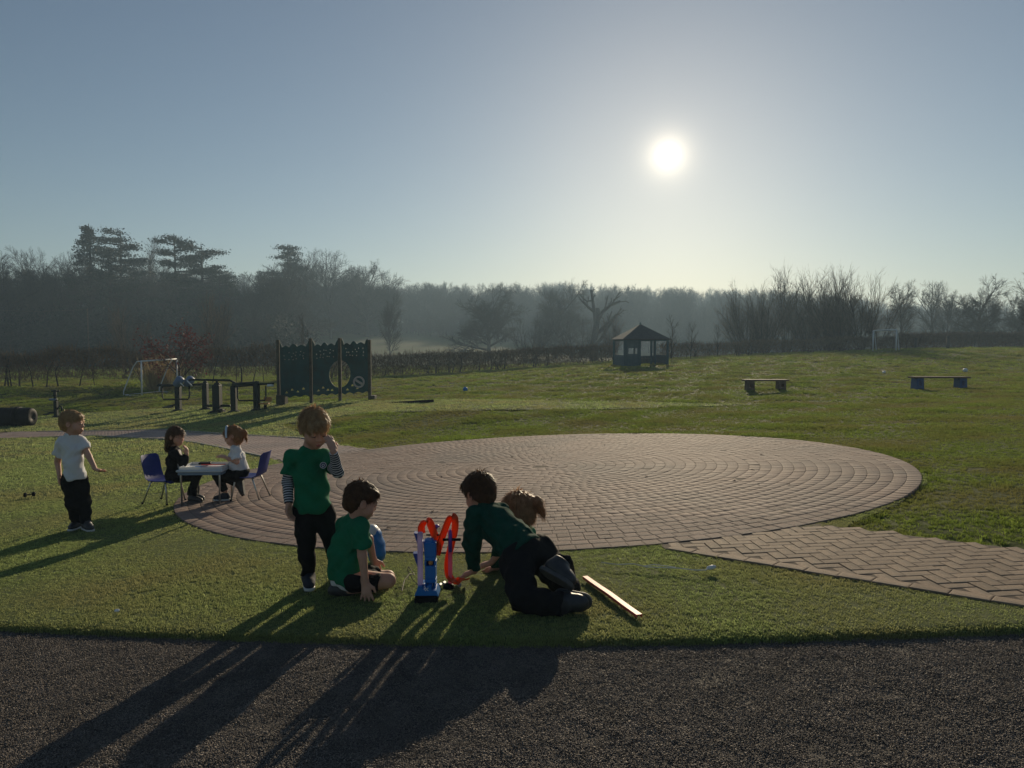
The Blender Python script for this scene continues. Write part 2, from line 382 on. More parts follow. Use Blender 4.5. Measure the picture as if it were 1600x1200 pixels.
# border course along the near edge
e0 = Vector(PATHR[1]); e1 = Vector(PATHR[5]); L_ = (e1-e0).length; dr = (e1-e0)/L_; nr = Vector((-dr.y, dr.x))
b_ = [q for q in b_ if (Vector(q[:2])-e0).dot(nr) > .085]
for k in range(int(L_/.2)):
    p = e0+dr*(.1+.2*k)+nr*.05
    b_.append((p.x, p.y, angr, .194, .094))
lay('r', b_, pr, M['path_block'], M['path_mass'])
plp = PATHL
pl_ = bed('paved_path_left', [p for p in plp[:8]]+[(CC[0]+CR*math.cos(t), CC[1]+CR*math.sin(t)) for t in np.linspace(math.atan2(plp[7][1]-CC[1], plp[7][0]-CC[0]), math.atan2(plp[10][1]-CC[1], plp[10][0]-CC[0]), 8)]+plp[11:], .03)
M['pathl'] = mat('path_left_block', (.24, .165, .14), .72, (.33, .24, .2), 2.2, bump=.0025, bscale=160, col3=(.2, .16, .14), scale3=.6)
lay('l', [q for q in herring(PATHL, .5) if q[0] > -15], pl_, M['pathl'], M['pathl'], 60)
# edging strips of the left path
M['edging'] = mat('edging', (.2, .19, .17), .8, (.28, .26, .22), 9, bump=.002)
for e_ in (PATHL[1:7], PATHL[11:17]):
    mb = MB(); q = [Vector((x, y, gz(x, y)+TZ-.03)) for x, y in e_]
    for a, b in zip(q[:-1], q[1:]):
        d = b-a; n = Vector((-d.y, d.x, 0)).normalized()*.025; up = Vector((0, 0, .045)); vs = [a-n, b-n, b+n, a+n]; vs += [p+up for p in vs]
        mb.add(vs, [(0, 1, 5, 4), (1, 2, 6, 5), (2, 3, 7, 6), (3, 0, 4, 7), (4, 5, 6, 7)])
    mb.build('path_edging', M['edging'], kind='structure')

# ---------------------------------------------------------------- grass, stones (geometry-node scatter of small tufts)
def scatter(name, pts, rots, scl, src, mat_, kind='stuff', **k):
    me = bpy.data.meshes.new(name); me.vertices.add(len(pts)); me.vertices.foreach_set('co', np.asarray(pts, np.float32).ravel())
    a = me.attributes.new('rot', 'FLOAT_VECTOR', 'POINT'); a.data.foreach_set('vector', np.asarray(rots, np.float32).ravel())
    a = me.attributes.new('scl', 'FLOAT', 'POINT'); a.data.foreach_set('value', np.asarray(scl, np.float32).ravel())
    o = obj(name, me, kind=kind, **k)
    g = bpy.data.node_groups.new(name, 'GeometryNodeTree'); g.interface.new_socket('Geometry', in_out='INPUT', socket_type='NodeSocketGeometry'); g.interface.new_socket('Geometry', in_out='OUTPUT', socket_type='NodeSocketGeometry')
    N = g.nodes; L = g.links; gi = N.new('NodeGroupInput'); go = N.new('NodeGroupOutput'); ip = N.new('GeometryNodeInstanceOnPoints')
    jg = N.new('GeometryNodeJoinGeometry'); ip.inputs['Pick Instance'].default_value = True
    for s_ in reversed(src):
        oi = N.new('GeometryNodeObjectInfo'); oi.inputs['Object'].default_value = s_; oi.inputs['As Instance'].default_value = True; L.new(oi.outputs['Geometry'], jg.inputs[0])
    def attr(nm, ty):
        n = N.new('GeometryNodeInputNamedAttribute'); n.data_type = ty; n.inputs[0].default_value = nm; return n.outputs[0]
    L.new(gi.outputs[0], ip.inputs['Points']); L.new(jg.outputs[0], ip.inputs['Instance'])
    e2r = N.new('FunctionNodeEulerToRotation'); L.new(attr('rot', 'FLOAT_VECTOR'), e2r.inputs[0]); L.new(e2r.outputs[0], ip.inputs['Rotation'])
    L.new(attr('scl', 'FLOAT'), ip.inputs['Scale'])
    idx = N.new('GeometryNodeInputIndex'); L.new(idx.outputs[0], ip.inputs['Instance Index'])
    L.new(ip.outputs[0], go.inputs[0]); md = o.modifiers.new('scatter', 'NODES'); md.node_group = g
    return o
def tuft(name, n, r, h, w_, lean, m, seed, seg=2):
    rs = np.random.RandomState(seed); V = []; Fa = []
    for _ in range(n):
        a = rs.rand()*6.28; q = r*math.sqrt(rs.rand()); x, y = q*math.cos(a), q*math.sin(a); hh = h*rs.uniform(.6, 1.15); la = rs.rand()*6.28; le = abs(rs.normal(0, lean))*hh
        fa = rs.rand()*6.28; wx, wy = w_*math.cos(fa)/2, w_*math.sin(fa)/2; b = len(V); dx, dy = le*math.cos(la), le*math.sin(la)
        V += [(x-wx, y-wy, -.004), (x+wx, y+wy, -.004), (x-wx*.8+dx*.35, y-wy*.8+dy*.35, hh*.6), (x+wx*.8+dx*.35, y+wy*.8+dy*.35, hh*.6), (x+dx, y+dy, hh*(1-.2*lean))]
        Fa += [(b, b+1, b+3), (b, b+3, b+2), (b+2, b+3, b+4)]
    return bpy.data.objects.new(name, mesh(name, V, np.array(Fa), m))
def grassmat(name, c1, c2, c3, tr):
    m = mat(name, c1, .75, c2, 3.0, trans=tr, rnd=.35, coord='Object', spec=.12); N = m.node_tree.nodes; L = m.node_tree.links
    # drifts of paler blades by place
    g_ = N.new('ShaderNodeNewGeometry'); n = N.new('ShaderNodeTexNoise'); n.inputs['Scale'].default_value = .7; n.inputs['Detail'].default_value = 3; L.new(g_.outputs['Position'], n.inputs['Vector'])
    mr = N.new('ShaderNodeMapRange'); mr.inputs[1].default_value = .4; mr.inputs[2].default_value = .65; L.new(n.outputs[0], mr.inputs[0])
    mx = N.new('ShaderNodeMix'); mx.data_type = 'RGBA'; L.new(mr.outputs[0], mx.inputs[0]); mx.inputs[7].default_value = (*c3, 1)
    b = N['Principled BSDF']; src = b.inputs['Base Color'].links[0].from_socket; L.new(src, mx.inputs[6]); L.new(mx.outputs[2], b.inputs['Base Color'])
    for nd in N:
        if nd.type == 'BSDF_TRANSLUCENT': L.new(mx.outputs[2], nd.inputs[0])
    return m
M['turf_blade'] = grassmat('turf_blade', (.17, .23, .078), (.33, .375, .15), (.34, .335, .145), .55)
M['grass_blade'] = grassmat('grass_blade', (.12, .175, .028), (.20, .245, .05), (.22, .21, .07), .52)
def spread(n, ulim, ymin, ymax, dens):
    """random ground points inside the view wedge, density falling as given"""
    y = np.random.uniform(ymin, ymax, n)
    return y
def wedge_points(y0, y1, dens, want, margin=.28):
    um = .70+margin; area = um*(y1**2-y0**2); n = int(area*dens); y = np.sqrt(np.random.uniform(y0**2, y1**2, n)); x = np.random.uniform(-um, um, n)*y
    z = zone(x, y); k = np.isin(z, want); return x[k], y[k]
tp = [tuft('turf_tuft', 11, .028, .012, .0042, 1.1, M['turf_blade'], s_) for s_ in range(4)]
gp = [tuft('grass_tuft', 14, .05, .045, .0075, .7, M['grass_blade'], 20+s_) for s_ in range(4)]
sm = M['stone'] = mat('stone_chips', (.085, .074, .066), .8, (.20, .168, .14), 260, rnd=.4, spec=.45)
def chips(name, n, seed):
    rs = np.random.RandomState(seed); V = []; Fa = []
    oc = np.array([(1, 0, 0), (0, 1, 0), (-1, 0, 0), (0, -1, 0), (0, 0, 1), (0, 0, -1)], float); of = [(0, 1, 4), (1, 2, 4), (2, 3, 4), (3, 0, 4), (1, 0, 5), (2, 1, 5), (3, 2, 5), (0, 3, 5)]
    for _ in range(n):
        s_ = rs.uniform(.0016, .0038)*np.array([rs.uniform(.7, 1.4), rs.uniform(.7, 1.4), rs.uniform(.35, .7)]); a = rs.rand()*6.28; v_ = oc*s_+rs.normal(0, .0006, (6, 3))
        ca, sa = math.cos(a), math.sin(a); v_ = v_@np.array([[ca, -sa, 0], [sa, ca, 0], [0, 0, 1]]).T+np.array([rs.uniform(-.06, .06), rs.uniform(-.06, .06), rs.uniform(-.001, .002)])
        b = len(V); V += v_.tolist(); Fa += [(p+b, q+b, r_+b) for p, q, r_ in of]
    return bpy.data.objects.new(name, mesh(name, V, np.array(Fa), sm))
def put(name, sets, src, m, **k):
    Pp = []; Rr = []; Sc = []
    for x, y, dz, sc in sets:
        z = ground(x, y)+dz; Pp.append(np.stack([x, y, z], 1)); n = len(x)
        Rr.append(np.stack([np.random.normal(0, .05, n), np.random.normal(0, .05, n), np.random.uniform(0, 6.28, n)], 1)); Sc.append(sc*np.random.uniform(.75, 1.25, n))
    return scatter(name, np.concatenate(Pp), np.concatenate(Rr), np.concatenate(Sc), src, m, **k)
A = []
for y0, y1, dn, sc in ((2.7, 6.5, 2300, .82), (6.5, 9, 1100, 1.05), (9, 14, 330, 1.8), (14, 30, 70, 3.4)):
    x, y = wedge_points(y0, y1, dn, [1]); t = y-front(x); rl = TZ*(1-np.clip(1-(t+.06)/.09, 0, 1)**2)
    A.append((x, y, rl-.012, sc))
x = np.random.uniform(-4.6, 4.9, 7000); y = front(x)+np.random.uniform(-.05, .0, 7000); t = y-front(x); A.append((x, y, TZ*(1-np.clip(1-(t+.06)/.09, 0, 1)**2)-.012, .9))
put('turf_blades', A, tp, None)
A = []
for y0, y1, dn, sc in ((5, 12, 700, .85), (12, 20, 330, 1.1), (20, 34, 110, 1.5), (34, 60, 34, 2.2), (60, 100, 8, 3.6)):
    x, y = wedge_points(y0, y1, dn, [5]); cl = np.sin(x*2.1+1.3*np.sin(y*.9))*np.sin(y*1.7+.8*np.sin(x*1.3)); k = np.random.rand(len(x)) < .8+.2*cl; x, y = x[k], y[k]
    n_ = .035*np.sin(x*2.1+1.3*np.sin(y*.9))*np.sin(y*1.7+.8*np.sin(x*1.3))+.02*np.sin(x*5.3+y*2.2)*np.sin(y*4.7-x)
    A.append((x, y, np.clip((y-5)/40, 0, 1)*n_+.012, sc*(.7+.5*np.clip(cl[k], 0, 1))))
put('field_grass', A, gp, None)
y0, y1 = 1.9, 5.; n = 130*30; x = np.random.uniform(-5.2, 5.4, 30000); y = np.random.uniform(1.3, 5.0, 30000); k = (y < front(x)+.03) & (abs(x) < y*1.0+1.0); x, y = x[k], y[k]
put('tarmac_chippings', [(x, y, .001, 1.)], [chips('chip_patch', 125, s_) for s_ in range(6)], None)
# ---------------------------------------------------------------- trees
M['bark'] = mat('bark', (.02, .018, .015), .95, (.038, .033, .027), 6, bump=.02, rnd=.15)
M['twig'] = mat('twig', (.022, .019, .016), .95, (.04, .034, .027), 2, rnd=.2)
M['twig_pale'] = mat('twig_pale', (.06, .046, .034), .9, (.10, .075, .052), 2, rnd=.2)
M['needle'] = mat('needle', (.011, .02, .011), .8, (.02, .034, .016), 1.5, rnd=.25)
M['red_leaf'] = mat('red_leaf', (.11, .02, .015), .7, (.06, .015, .012), 6, trans=.3)
M['hedge_twig'] = mat('hedge_twig', (.09, .07, .052), .9, (.14, .105, .07), 3, spec=.1)
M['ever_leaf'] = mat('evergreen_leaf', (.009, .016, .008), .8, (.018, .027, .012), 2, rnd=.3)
M['ivy'] = M['ever_leaf']
class TB:
    """branches as slim tubes, the finest as flat slivers"""
    def __init__(s, seed): s.rs = np.random.RandomState(seed); s.tv = []; s.tf = []; s.cv = []; s.cf = []; s.n = 0; s.m = 0; s.tips = []
    def tube(s, pts, r0, r1, k=4, crown=False):
        V, Fc = (s.cv, s.cf) if crown else (s.tv, s.tf); b = s.m if crown else s.n; L = len(pts)
        for i, p in enumerate(pts):
            t = pts[min(i+1, L-1)]-pts[max(i-1, 0)]; t = t/(np.linalg.norm(t)+1e-9); a = np.array([0, 0, 1.]) if abs(t[2]) < .9 else np.array([1., 0, 0]); u = np.cross(t, a); u /= np.linalg.norm(u); w_ = np.cross(t, u); r = r0+(r1-r0)*i/(L-1)
            for q in range(k): V.append(p+(u*math.cos(6.2832*q/k)+w_*math.sin(6.2832*q/k))*r)
        for i in range(L-1):
            for q in range(k):
                a0, a1 = b+i*k+q, b+i*k+(q+1) % k; Fc.append((a0, a1, a1+k, a0+k))
        if crown: s.m += L*k
        else: s.n += L*k
    def sliver(s, p, q, w_):
        t = q-p; a = s.rs.normal(size=3); u = np.cross(t, a); u /= np.linalg.norm(u)+1e-9; s.cv += [p-u*w_/2, p+u*w_/2, q+u*w_*.15, q-u*w_*.15]; s.cf.append((s.m, s.m+1, s.m+2, s.m+3)); s.m += 4
    def leaf(s, p, sz):
        a = s.rs.normal(size=(2, 3)); a /= np.linalg.norm(a, axis=1)[:, None]; u, v_ = a*sz*s.rs.uniform(.5, 1.2); s.cv += [p-u, p-v_*.6, p+u, p+v_*.6]; s.cf.append((s.m, s.m+1, s.m+2, s.m+3)); s.m += 4
    def grow(s, p, d, L, r, lev, spec):
        """spec[lev] = (children, length ratio, angle, up pull, wobble, start)"""
        rs = s.rs; ns = 4 if lev == 0 else 3; pts = [p]; dd = d.copy(); n_, lr, an, up, wob, st = spec[lev]
        for i in range(ns):
            dd = dd+rs.normal(0, wob, 3)+np.array([0, 0, up]); dd /= np.linalg.norm(dd); pts.append(pts[-1]+dd*L/ns)
        last = lev == len(spec)-1
        if last: s.sliver(pts[0], pts[2], r*2.2); s.sliver(pts[2], pts[-1], r*1.6); s.tips.append(pts[-1]); return
        rt = r*.55
        s.tube(pts, r, rt, 5 if lev == 0 else (4 if lev < 2 else 3), crown=lev >= 2)
        n = max(1, int(round(n_*rs.uniform(.8, 1.2))))
        for k in range(n):
            f = st+(1-st)*(k+rs.rand()*.6)/n if n > 1 else 1.; f = min(f, 1.); x = f*ns; i = min(int(x), ns-1); q = pts[i]+(pts[i+1]-pts[i])*(x-i); ax = pts[i+1]-pts[i]; ax /= np.linalg.norm(ax)
            a = rs.normal(size=3)
            if lev == 0: az_ = k*2.4+rs.normal(0, .25); a = np.array([math.cos(az_), math.sin(az_), 0])
            a -= ax*a.dot(ax); a /= np.linalg.norm(a)+1e-9; th = math.radians(an)*rs.uniform(.6, 1.25)*(1 if k < n-1 else .35)
            if lev == 0: th = math.radians(an)*(1.35-.8*f)*rs.uniform(.88, 1.12)
            nd = ax*math.cos(th)+a*math.sin(th); s.grow(q, nd, L*lr*rs.uniform(.75, 1.2)*(1.1-.35*f if lev else 1), max((r+(rt-r)*f)*.62, .0125), lev+1, spec)
    def meshes(s, name, mt=None, mc=None):
        def mk(nm, V, Fc, m): return mesh(nm, np.array(V), np.array(Fc), m) if V else None
        return mk(name+'_trunk', s.tv, s.tf, mt or M['bark']), mk(name+'_crown', s.cv, s.cf, mc or M['twig'])
    def height(s): return max(p[2] for p in (s.cv or s.tv))
def arr(*a): return np.array(a, float)
TREES = {}
def reg(kind, tb, **k): TREES.setdefault(kind, []).append((*tb.meshes(kind, **k), tb.height()))
OAK = [(15, .66, 66, .0, .035, .30), (8, .50, 48, .035, .09, .25), (7, .62, 46, .04, .12, .2), (5, .66, 44, .03, .15, .15), (5, .62, 40, .02, .2, .1), (1, .5, 30, 0, .2, 0)]
ASH = [(13, .42, 42, .05, .05, .28), (7, .56, 38, .09, .08, .2), (6, .6, 36, .08, .10, .2), (4, .65, 36, .06, .15, .2), (3, .65, 32, .03, .2, .1), (1, .5, 30, 0, .2, 0)]
for sd in (1, 2, 3):
    t = TB(sd); t.grow(arr(0, 0, -.4), arr(0, 0, 1), 6.6, .36, 0, OAK); reg('oak', t)
for sd in (11, 12, 13):
    t = TB(sd); t.grow(arr(0, 0, -.4), arr(0, 0, 1), 10., .24, 0, ASH); reg('ash', t)
# many-stemmed thicket tree, straight rising rods
ROD = [(9, .42, 26, .07, .04, .3), (6, .58, 30, .08, .07, .2), (5, .62, 28, .06, .1, .1), (1, .5, 20, 0, .1, 0)]
for sd in (21, 22, 23):
    t = TB(sd)
    for k in range(8):
        a = t.rs.rand()*6.28; l = t.rs.uniform(.08, .62); t.grow(arr(math.cos(a)*.3, math.sin(a)*.3, -.3), arr(math.cos(a)*l, math.sin(a)*l, 1), t.rs.uniform(4.5, 7.6), .075, 0, ROD)
    reg('willow', t, mc=M['twig_pale'])
# young slender tree
SAP = [(10, .3, 38, .02, .03, .3), (5, .55, 35, .08, .08, .2), (4, .6, 30, .05, .1, .1), (1, .5, 25, 0, .1, 0)]
for sd in (31, 32):
    t = TB(sd); t.grow(arr(0, 0, -.2), arr(0, 0, 1), 4.5, .06, 0, SAP); reg('sapling', t)
# dead oak: few thick broken limbs
t = TB(41); t.grow(arr(0, 0, -.3), arr(0, 0, 1), 5.5, .5, 0, [(5, .6, 48, .05, .12, .35), (4, .6, 48, .03, .22, .35), (3, .5, 50, 0, .25, .3), (1, .5, 30, 0, .2, 0)]); reg('dead', t)
# conifers
def conifer(sd, kind):
    t = TB(sd); rs = t.rs; h = 14.
    t.tube([arr(0, 0, -.5), arr(.1, 0, h*.5), arr(0, .1, h)], .38, .03, 6)
    if kind == 'spruce':
        for k in range(90):
            z = h*(.12+.86*(k/90)); L = (h-z)*.30+.35; a = rs.rand()*6.28; L *= rs.uniform(.75, 1.15); tip = arr(math.cos(a)*L, math.sin(a)*L, z-L*.25+.1)
            t.tube([arr(0, 0, z), (arr(0, 0, z)+tip)/2+arr(0, 0, .08), tip], .04, .01, 3, crown=True)
            for q in range(80):
                f = rs.uniform(.12, 1.05); p = arr(0, 0, z)+(tip-arr(0, 0, z))*f+rs.normal(0, .13, 3)*arr(1, 1, .7)*(1.1-f*.5)*2.; t.leaf(p, .14)
    else:
        nb = 26
        for k in range(nb):
            f0 = k/nb; z = h*(.36+.62*f0); L = (3.9 if kind == 'cedar' else 2.7)*(1-.55*f0**2)*rs.uniform(.55, 1.15); a = rs.rand()*6.28; tip = arr(math.cos(a)*L, math.sin(a)*L, z+L*rs.uniform(.02, .22))
            t.tube([arr(0, 0, z), arr(math.cos(a)*L*.5, math.sin(a)*L*.5, z+.05*L), tip], .10, .03, 4)
            for c_ in range(5):
                f = rs.uniform(.45, 1.05); c = arr(0, 0, z)+(tip-arr(0, 0, z))*f+rs.normal(0, .35, 3)*arr(1, 1, .15)
                for q in range(75): t.leaf(c+rs.normal(0, 1, 3)*arr(.52, .52, .14), .13)
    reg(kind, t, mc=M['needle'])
for a_ in ((51, 'spruce'), (53, 'cedar'), (54, 'cedar'), (55, 'pine')): conifer(*a_)
# red-leaved small tree
t = TB(61); t.grow(arr(0, 0, -.2), arr(0, 0, 1), 1.7, .06, 0, [(7, .75, 55, .03, .06, .4), (5, .6, 45, .05, .1, .2), (5, .6, 40, .05, .12, .2), (1, .5, 30, 0, .2, 0)])
RED = t
# evergreen bush (undergrowth)
for sd in (71, 72):
    t = TB(sd); rs = t.rs
    for k in range(9):
        a = rs.rand()*6.28; t.tube([arr(0, 0, -.3), arr(math.cos(a)*.8, math.sin(a)*.8, 2.3)], .06, .02, 3)
    cs = rs.normal(0, 1, (22, 3))*arr(.9, .9, .8)+arr(0, 0, 2.)
    for k in range(2000): t.leaf(cs[rs.randint(22)]+rs.normal(0, .38, 3), .12)
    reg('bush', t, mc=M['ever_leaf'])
# bare shrub
for sd in (81, 82):
    t = TB(sd)
    for k in range(12):
        a = t.rs.rand()*6.28; l = t.rs.uniform(.1, .7); t.grow(arr(math.cos(a)*.15, math.sin(a)*.15, -.1), arr(math.cos(a)*l, math.sin(a)*l, 1), t.rs.uniform(1.3, 2.2), .025, 0, [(6, .5, 32, .05, .06, .2), (5, .6, 30, .05, .1, .1), (1, .5, 20, 0, .1, 0)])
    reg('shrub', t)
def tree(kind, x, y, h, label, cat='tree', group=None, name=None, v=None, sx=1.0, crown_mat=None):
    lst = TREES[kind]; tm, cm, hh = lst[(v if v is not None else random.randrange(len(lst))) % len(lst)]
    o = empty(name or kind+'_tree', (x, y, gz(x, y)), random.uniform(0, 6.28), label, cat, group)
    s = h/hh; o.scale = (s*sx, s*sx, s)
    if tm: obj('trunk', tm, o)
    if cm: obj('crown', cm, o)
    return o
def ptree(kind, px, top, y, label, **k):
    """tree standing at distance y seen at column px, its top at row top"""
    x = P(px, 500, y).x; h = P(px, top, y).z-gz(x, y); return tree(kind, x, y, h, label, **k)
# --- the left wood: trees one can tell apart by their tops
PLC = 'left wood on the skyline'
W = 'trees of the left wood'
for kind, px, top, y, sx, v, label, nm, cat in (
 ('spruce', 143, 350, 135, 1.15, 0, 'tallest dark spruce with a pointed top, highest of the left wood', 'spruce_tree', 'conifer'),
 ('cedar', 192, 356, 142, 1.0, 0, 'dark cedar with layered boughs just right of the tall pointed spruce', 'cedar_tree', 'conifer'),
 ('pine', 172, 385, 128, 1.0, 0, 'lower dark pine tucked between the pointed spruce and the layered cedar', 'pine_tree', 'conifer'),
 ('ash', 234, 368, 150, .9, 1, 'bare round-topped tree between the two groups of dark conifers', 'bare_tree', 'tree'),
 ('cedar', 276, 367, 136, .9, 1, 'dark flat-topped cedar standing left in the right-hand pair of conifers', 'cedar_tree', 'conifer'),
 ('cedar', 318, 377, 140, 1.1, 0, 'dark broad cedar at the right end of the conifers, boughs reaching right', 'cedar_tree', 'conifer'),
 ('pine', 345, 420, 134, 1.2, 0, 'low dark pine below the rightmost broad cedar', 'pine_tree', 'conifer'),
 ('pine', 452, 382, 165, 1.1, 0, 'lone dark pine among bare trees, above the green climbing wall', 'pine_tree', 'conifer'),
 ('ash', 480, 388, 170, 1.0, 0, 'bare tree leaning out right of the lone pine on the ridge', 'bare_tree', 'tree'),
 ('oak', 418, 402, 160, 1.0, 2, 'bare spreading tree just left of the lone pine on the ridge', 'bare_tree', 'tree'),
 ('ash', 517, 388, 178, 1.1, 2, 'bare round crown standing above the green climbing wall', 'bare_tree', 'tree'),
 ('oak', 573, 400, 190, 1.0, 1, 'broad bare crown at the right-hand end of the high ridge', 'bare_tree', 'tree'),
 ('oak', 605, 424, 200, .9, 0, 'bare tree stepping down where the high ridge meets the low far wood', 'bare_tree', 'tree'),
 ('oak', 14, 388, 118, .8, 0, 'dark bare tree with forked trunk at the left edge of the photo', 'bare_tree', 'tree'),
 ('ash', 48, 381, 124, .9, 0, 'second bare tree from the left edge on the skyline', 'bare_tree', 'tree'),
 ('ash', 80, 386, 122, .9, 1, 'bare tree on the skyline midway between the left edge and the spruce', 'bare_tree', 'tree'),
 ('ash', 112, 386, 126, .9, 2, 'bare tree on the skyline touching the left side of the spruce', 'bare_tree', 'tree')):
    ptree(kind, px, top, y, label, sx=sx, v=v, name=nm, cat=cat, group=None)
Gm = 'bare trees massed within the left wood'
rr = random.Random(5)
prof = ([-160, 0, 100, 240, 340, 400, 460, 600, 620], [400, 405, 405, 398, 410, 412, 402, 422, 440])
for k in range(64):
    px = rr.uniform(-150, 612); y = rr.uniform(105, 205); top = np.interp(px, *prof)+rr.uniform(0, 62)*(1 if k % 3 else .5)
    if 455 < px < 606 and y < 190: y = rr.uniform(195, 225); top -= 8
    kd = rr.choice(['ash', 'ash', 'oak', 'pine'] if px < 400 else ['ash', 'oak'])
    if kd == 'pine': ptree(kd, px, top, y, 'dark pine sunk among bare trees low in the shadowed left wood', group='dark pines massed within the left wood', name='pine_tree', cat='conifer', sx=rr.uniform(.8, 1.1))
    else: ptree(kd, px, top, y, 'bare woodland tree massed in the shadowed wood ' + ('behind the left part of the hedge' if px < 300 else 'behind the climbing wall'), group=Gm, name='woodland_tree', sx=rr.uniform(.8, 1.1))
# --- single trees in the meadow beyond the hedge
ptree('oak', 765, 437, 138, 'large bare oak with a wide crown beyond the middle of the hedge', v=0, name='oak_tree', sx=1.12)
ptree('oak', 868, 434, 150, 'tall bare oak just right of the widest oak beyond the hedge', v=1, name='oak_tree')
ptree('dead', 928, 446, 128, 'gaunt bare oak with a few crooked limbs left of the shelter', name='dead_tree', sx=.9)
ptree('shrub', 828, 490, 110, 'many-stemmed bare shrub under the two oaks', name='bare_shrub', cat='shrub', sx=.9)
ptree('shrub', 900, 492, 112, 'many-stemmed bare shrub at the foot of the gaunt crooked oak', name='bare_shrub', cat='shrub', sx=.9)
ptree('willow', 962, 478, 92, 'upright bare thicket bush just left of the shelter roof', name='bare_shrub', cat='shrub', v=0, sx=.8)
ptree('ash', 609, 455, 120, 'slim hazy bare tree standing alone right of the climbing wall', v=1, name='bare_tree', sx=.7)
ptree('sapling', 475, 488, 62, 'thin bare sapling rising behind the left half of the climbing wall', v=0, name='sapling')
ptree('sapling', 430, 515, 62, 'low bare sapling left of the climbing wall beyond the hedge', v=1, name='sapling', sx=1.4)
ptree('willow', 322, 440, 66, 'tall thin bare tree behind and right of the red-leaved tree', v=2, name='bare_tree', sx=.7)
ptree('willow', 195, 462, 70, 'tall thin bare tree behind and left of the red-leaved tree', v=1, name='bare_tree', sx=.8)
ptree('ash', 345, 470, 80, 'faint bare tree in shadow above the gym posts', v=0, name='bare_tree', sx=.6)
# --- right: thicket and trees
for i, (px, top, y, v, label) in enumerate((
 (1165, 428, 84, 0, 'leftmost bare willow of the thicket right of the shelter'),
 (1195, 440, 80, 1, 'low bare willow second from the left in the thicket'),
 (1226, 400, 86, 2, 'tallest bare willow with twigs above the thicket, directly below the sun'),
 (1262, 432, 82, 0, 'bare willow in the middle of the thicket right of its tallest one'),
 (1290, 412, 78, 1, 'bare willow behind the brown bench in the thicket'),
 (1316, 404, 74, 2, 'broad bare willow with many upright rods at the right of the thicket'),
 (1345, 410, 72, 0, 'bare willow with a thick leaning stem at the right end of the thicket'),
 (1372, 452, 76, 1, 'lowest bare willow hanging out at the right end of the thicket'))):
    ptree('willow', px, top, y, label, v=v, name='willow_tree', sx=.95)
for i in range(8): ptree('willow', rr.uniform(1145, 1360), rr.uniform(445, 485), rr.uniform(72, 90), 'bare willow rods crowded low in the thicket right of the shelter', group='willows crowded inside the thicket', name='willow_tree', sx=1.1)
for px, top, y, kind, v, sx, label in (
 (1408, 434, 96, 'ash', 0, .95, 'bare double-stemmed tree behind the right goal, left of three'),
 (1460, 436, 112, 'ash', 2, .9, 'slender bare tree between the goal and the round oak on the right'),
 (1480, 440, 118, 'ash', 1, .9, 'slender bare tree close beside the round oak on its left'),
 (1533, 427, 100, 'oak', 0, .92, 'bare oak with a rounded dome crown near the right edge'),
 (1598, 452, 105, 'oak', 1, .8, 'bare tree cut by the right edge of the photo'),
 (1632, 385, 46, 'ash', 1, 1.0, 'bare tree whose thin twigs reach in at the right edge above the skyline'),
 (1080, 500, 58, 'sapling', 0, 1.1, 'pinkish bare sapling just right of the shelter'),
 (1050, 488, 60, 'sapling', 1, 1.1, 'bare sapling touching the right side of the shelter'),
 (1122, 505, 62, 'sapling', 0, 1.1, 'bare sapling between the shelter and the willow thicket')):
    ptree(kind, px, top, y, label, v=v, name='bare_tree' if kind != 'oak' else 'oak_tree', sx=sx)
# small tree with red leaves
x, y = G(275, 600).x, 36.; x = P(278, 500, y).x
o = empty('red_leaved_tree', (x, y, gz(x, y)), 0, 'small tree holding dark red leaves in front of the left hedge', 'tree')
s_ = (P(278, 494, y).z-gz(x, y))/RED.height(); o.scale = (s_*1.05, s_*1.05, s_)
tips = list(RED.tips)
V = []; Fa = []; rs = np.random.RandomState(3); lb = TB(3)
for p in tips:
    for q in range(9): lb.leaf(p+rs.normal(0, .12, 3), .06)
tm, cm = RED.meshes('red')
obj('trunk', tm, o); obj('crown', cm, o); obj('leaves', mesh('leaves', np.array(lb.cv), np.array(lb.cf), M['red_leaf']), o, kind='stuff')
# --- the far wood, one mass
def src(kind):
    outp = []
    for tm, cm, hh in TREES[kind]:
        nv = len(tm.vertices); V = np.zeros(nv*3, np.float32); tm.vertices.foreach_get('co', V); Vc = np.zeros(len(cm.vertices)*3, np.float32); cm.vertices.foreach_get('co', Vc)
        f1 = np.array([tuple(p.vertices) for p in tm.polygons]); f2 = np.array([tuple(p.vertices) for p in cm.polygons])+nv
        outp.append((bpy.data.objects.new('wood_'+kind, mesh('wood_'+kind, np.concatenate([V, Vc]).reshape(-1, 3)/hh, np.concatenate([f1, f2]), cm.materials[0])), hh))
    return [q[0] for q in outp]
ws = src('ash')+src('oak')[:1]; bs = src('bush')
rs = np.random.RandomState(9)
fp = ([560, 620, 700, 760, 850, 950, 1000, 1100, 1200, 1300, 1400, 1500, 1600, 1800], [446, 441, 437, 441, 437, 441, 444, 447, 449, 456, 470, 474, 470, 462])
def wood(name, n, pxr, yr, prof_, jit, srcs, label=None, hmax=30, hmin=4):
    Pp = []; Rr = []; Sc = []
    for k in range(n):
        px = rs.uniform(*pxr); y = rs.uniform(*yr)
        if name == 'left_undergrowth' and 455 < px < 606: y = rs.uniform(196, 215)
        x = P(px, 500, y).x; top = np.interp(px, *prof_)+rs.uniform(0, 1)**1.5*jit; z = gz(x, y); h = min(max(P(px, top, y).z-z, hmin), hmax); Pp.append((x, y, z)); Rr.append((0, 0, rs.rand()*6.28)); Sc.append(h)
    return scatter(name, Pp, Rr, Sc, srcs, None)
wood('far_wood', 620, (540, 1800), (240, 400), fp, 30, ws)
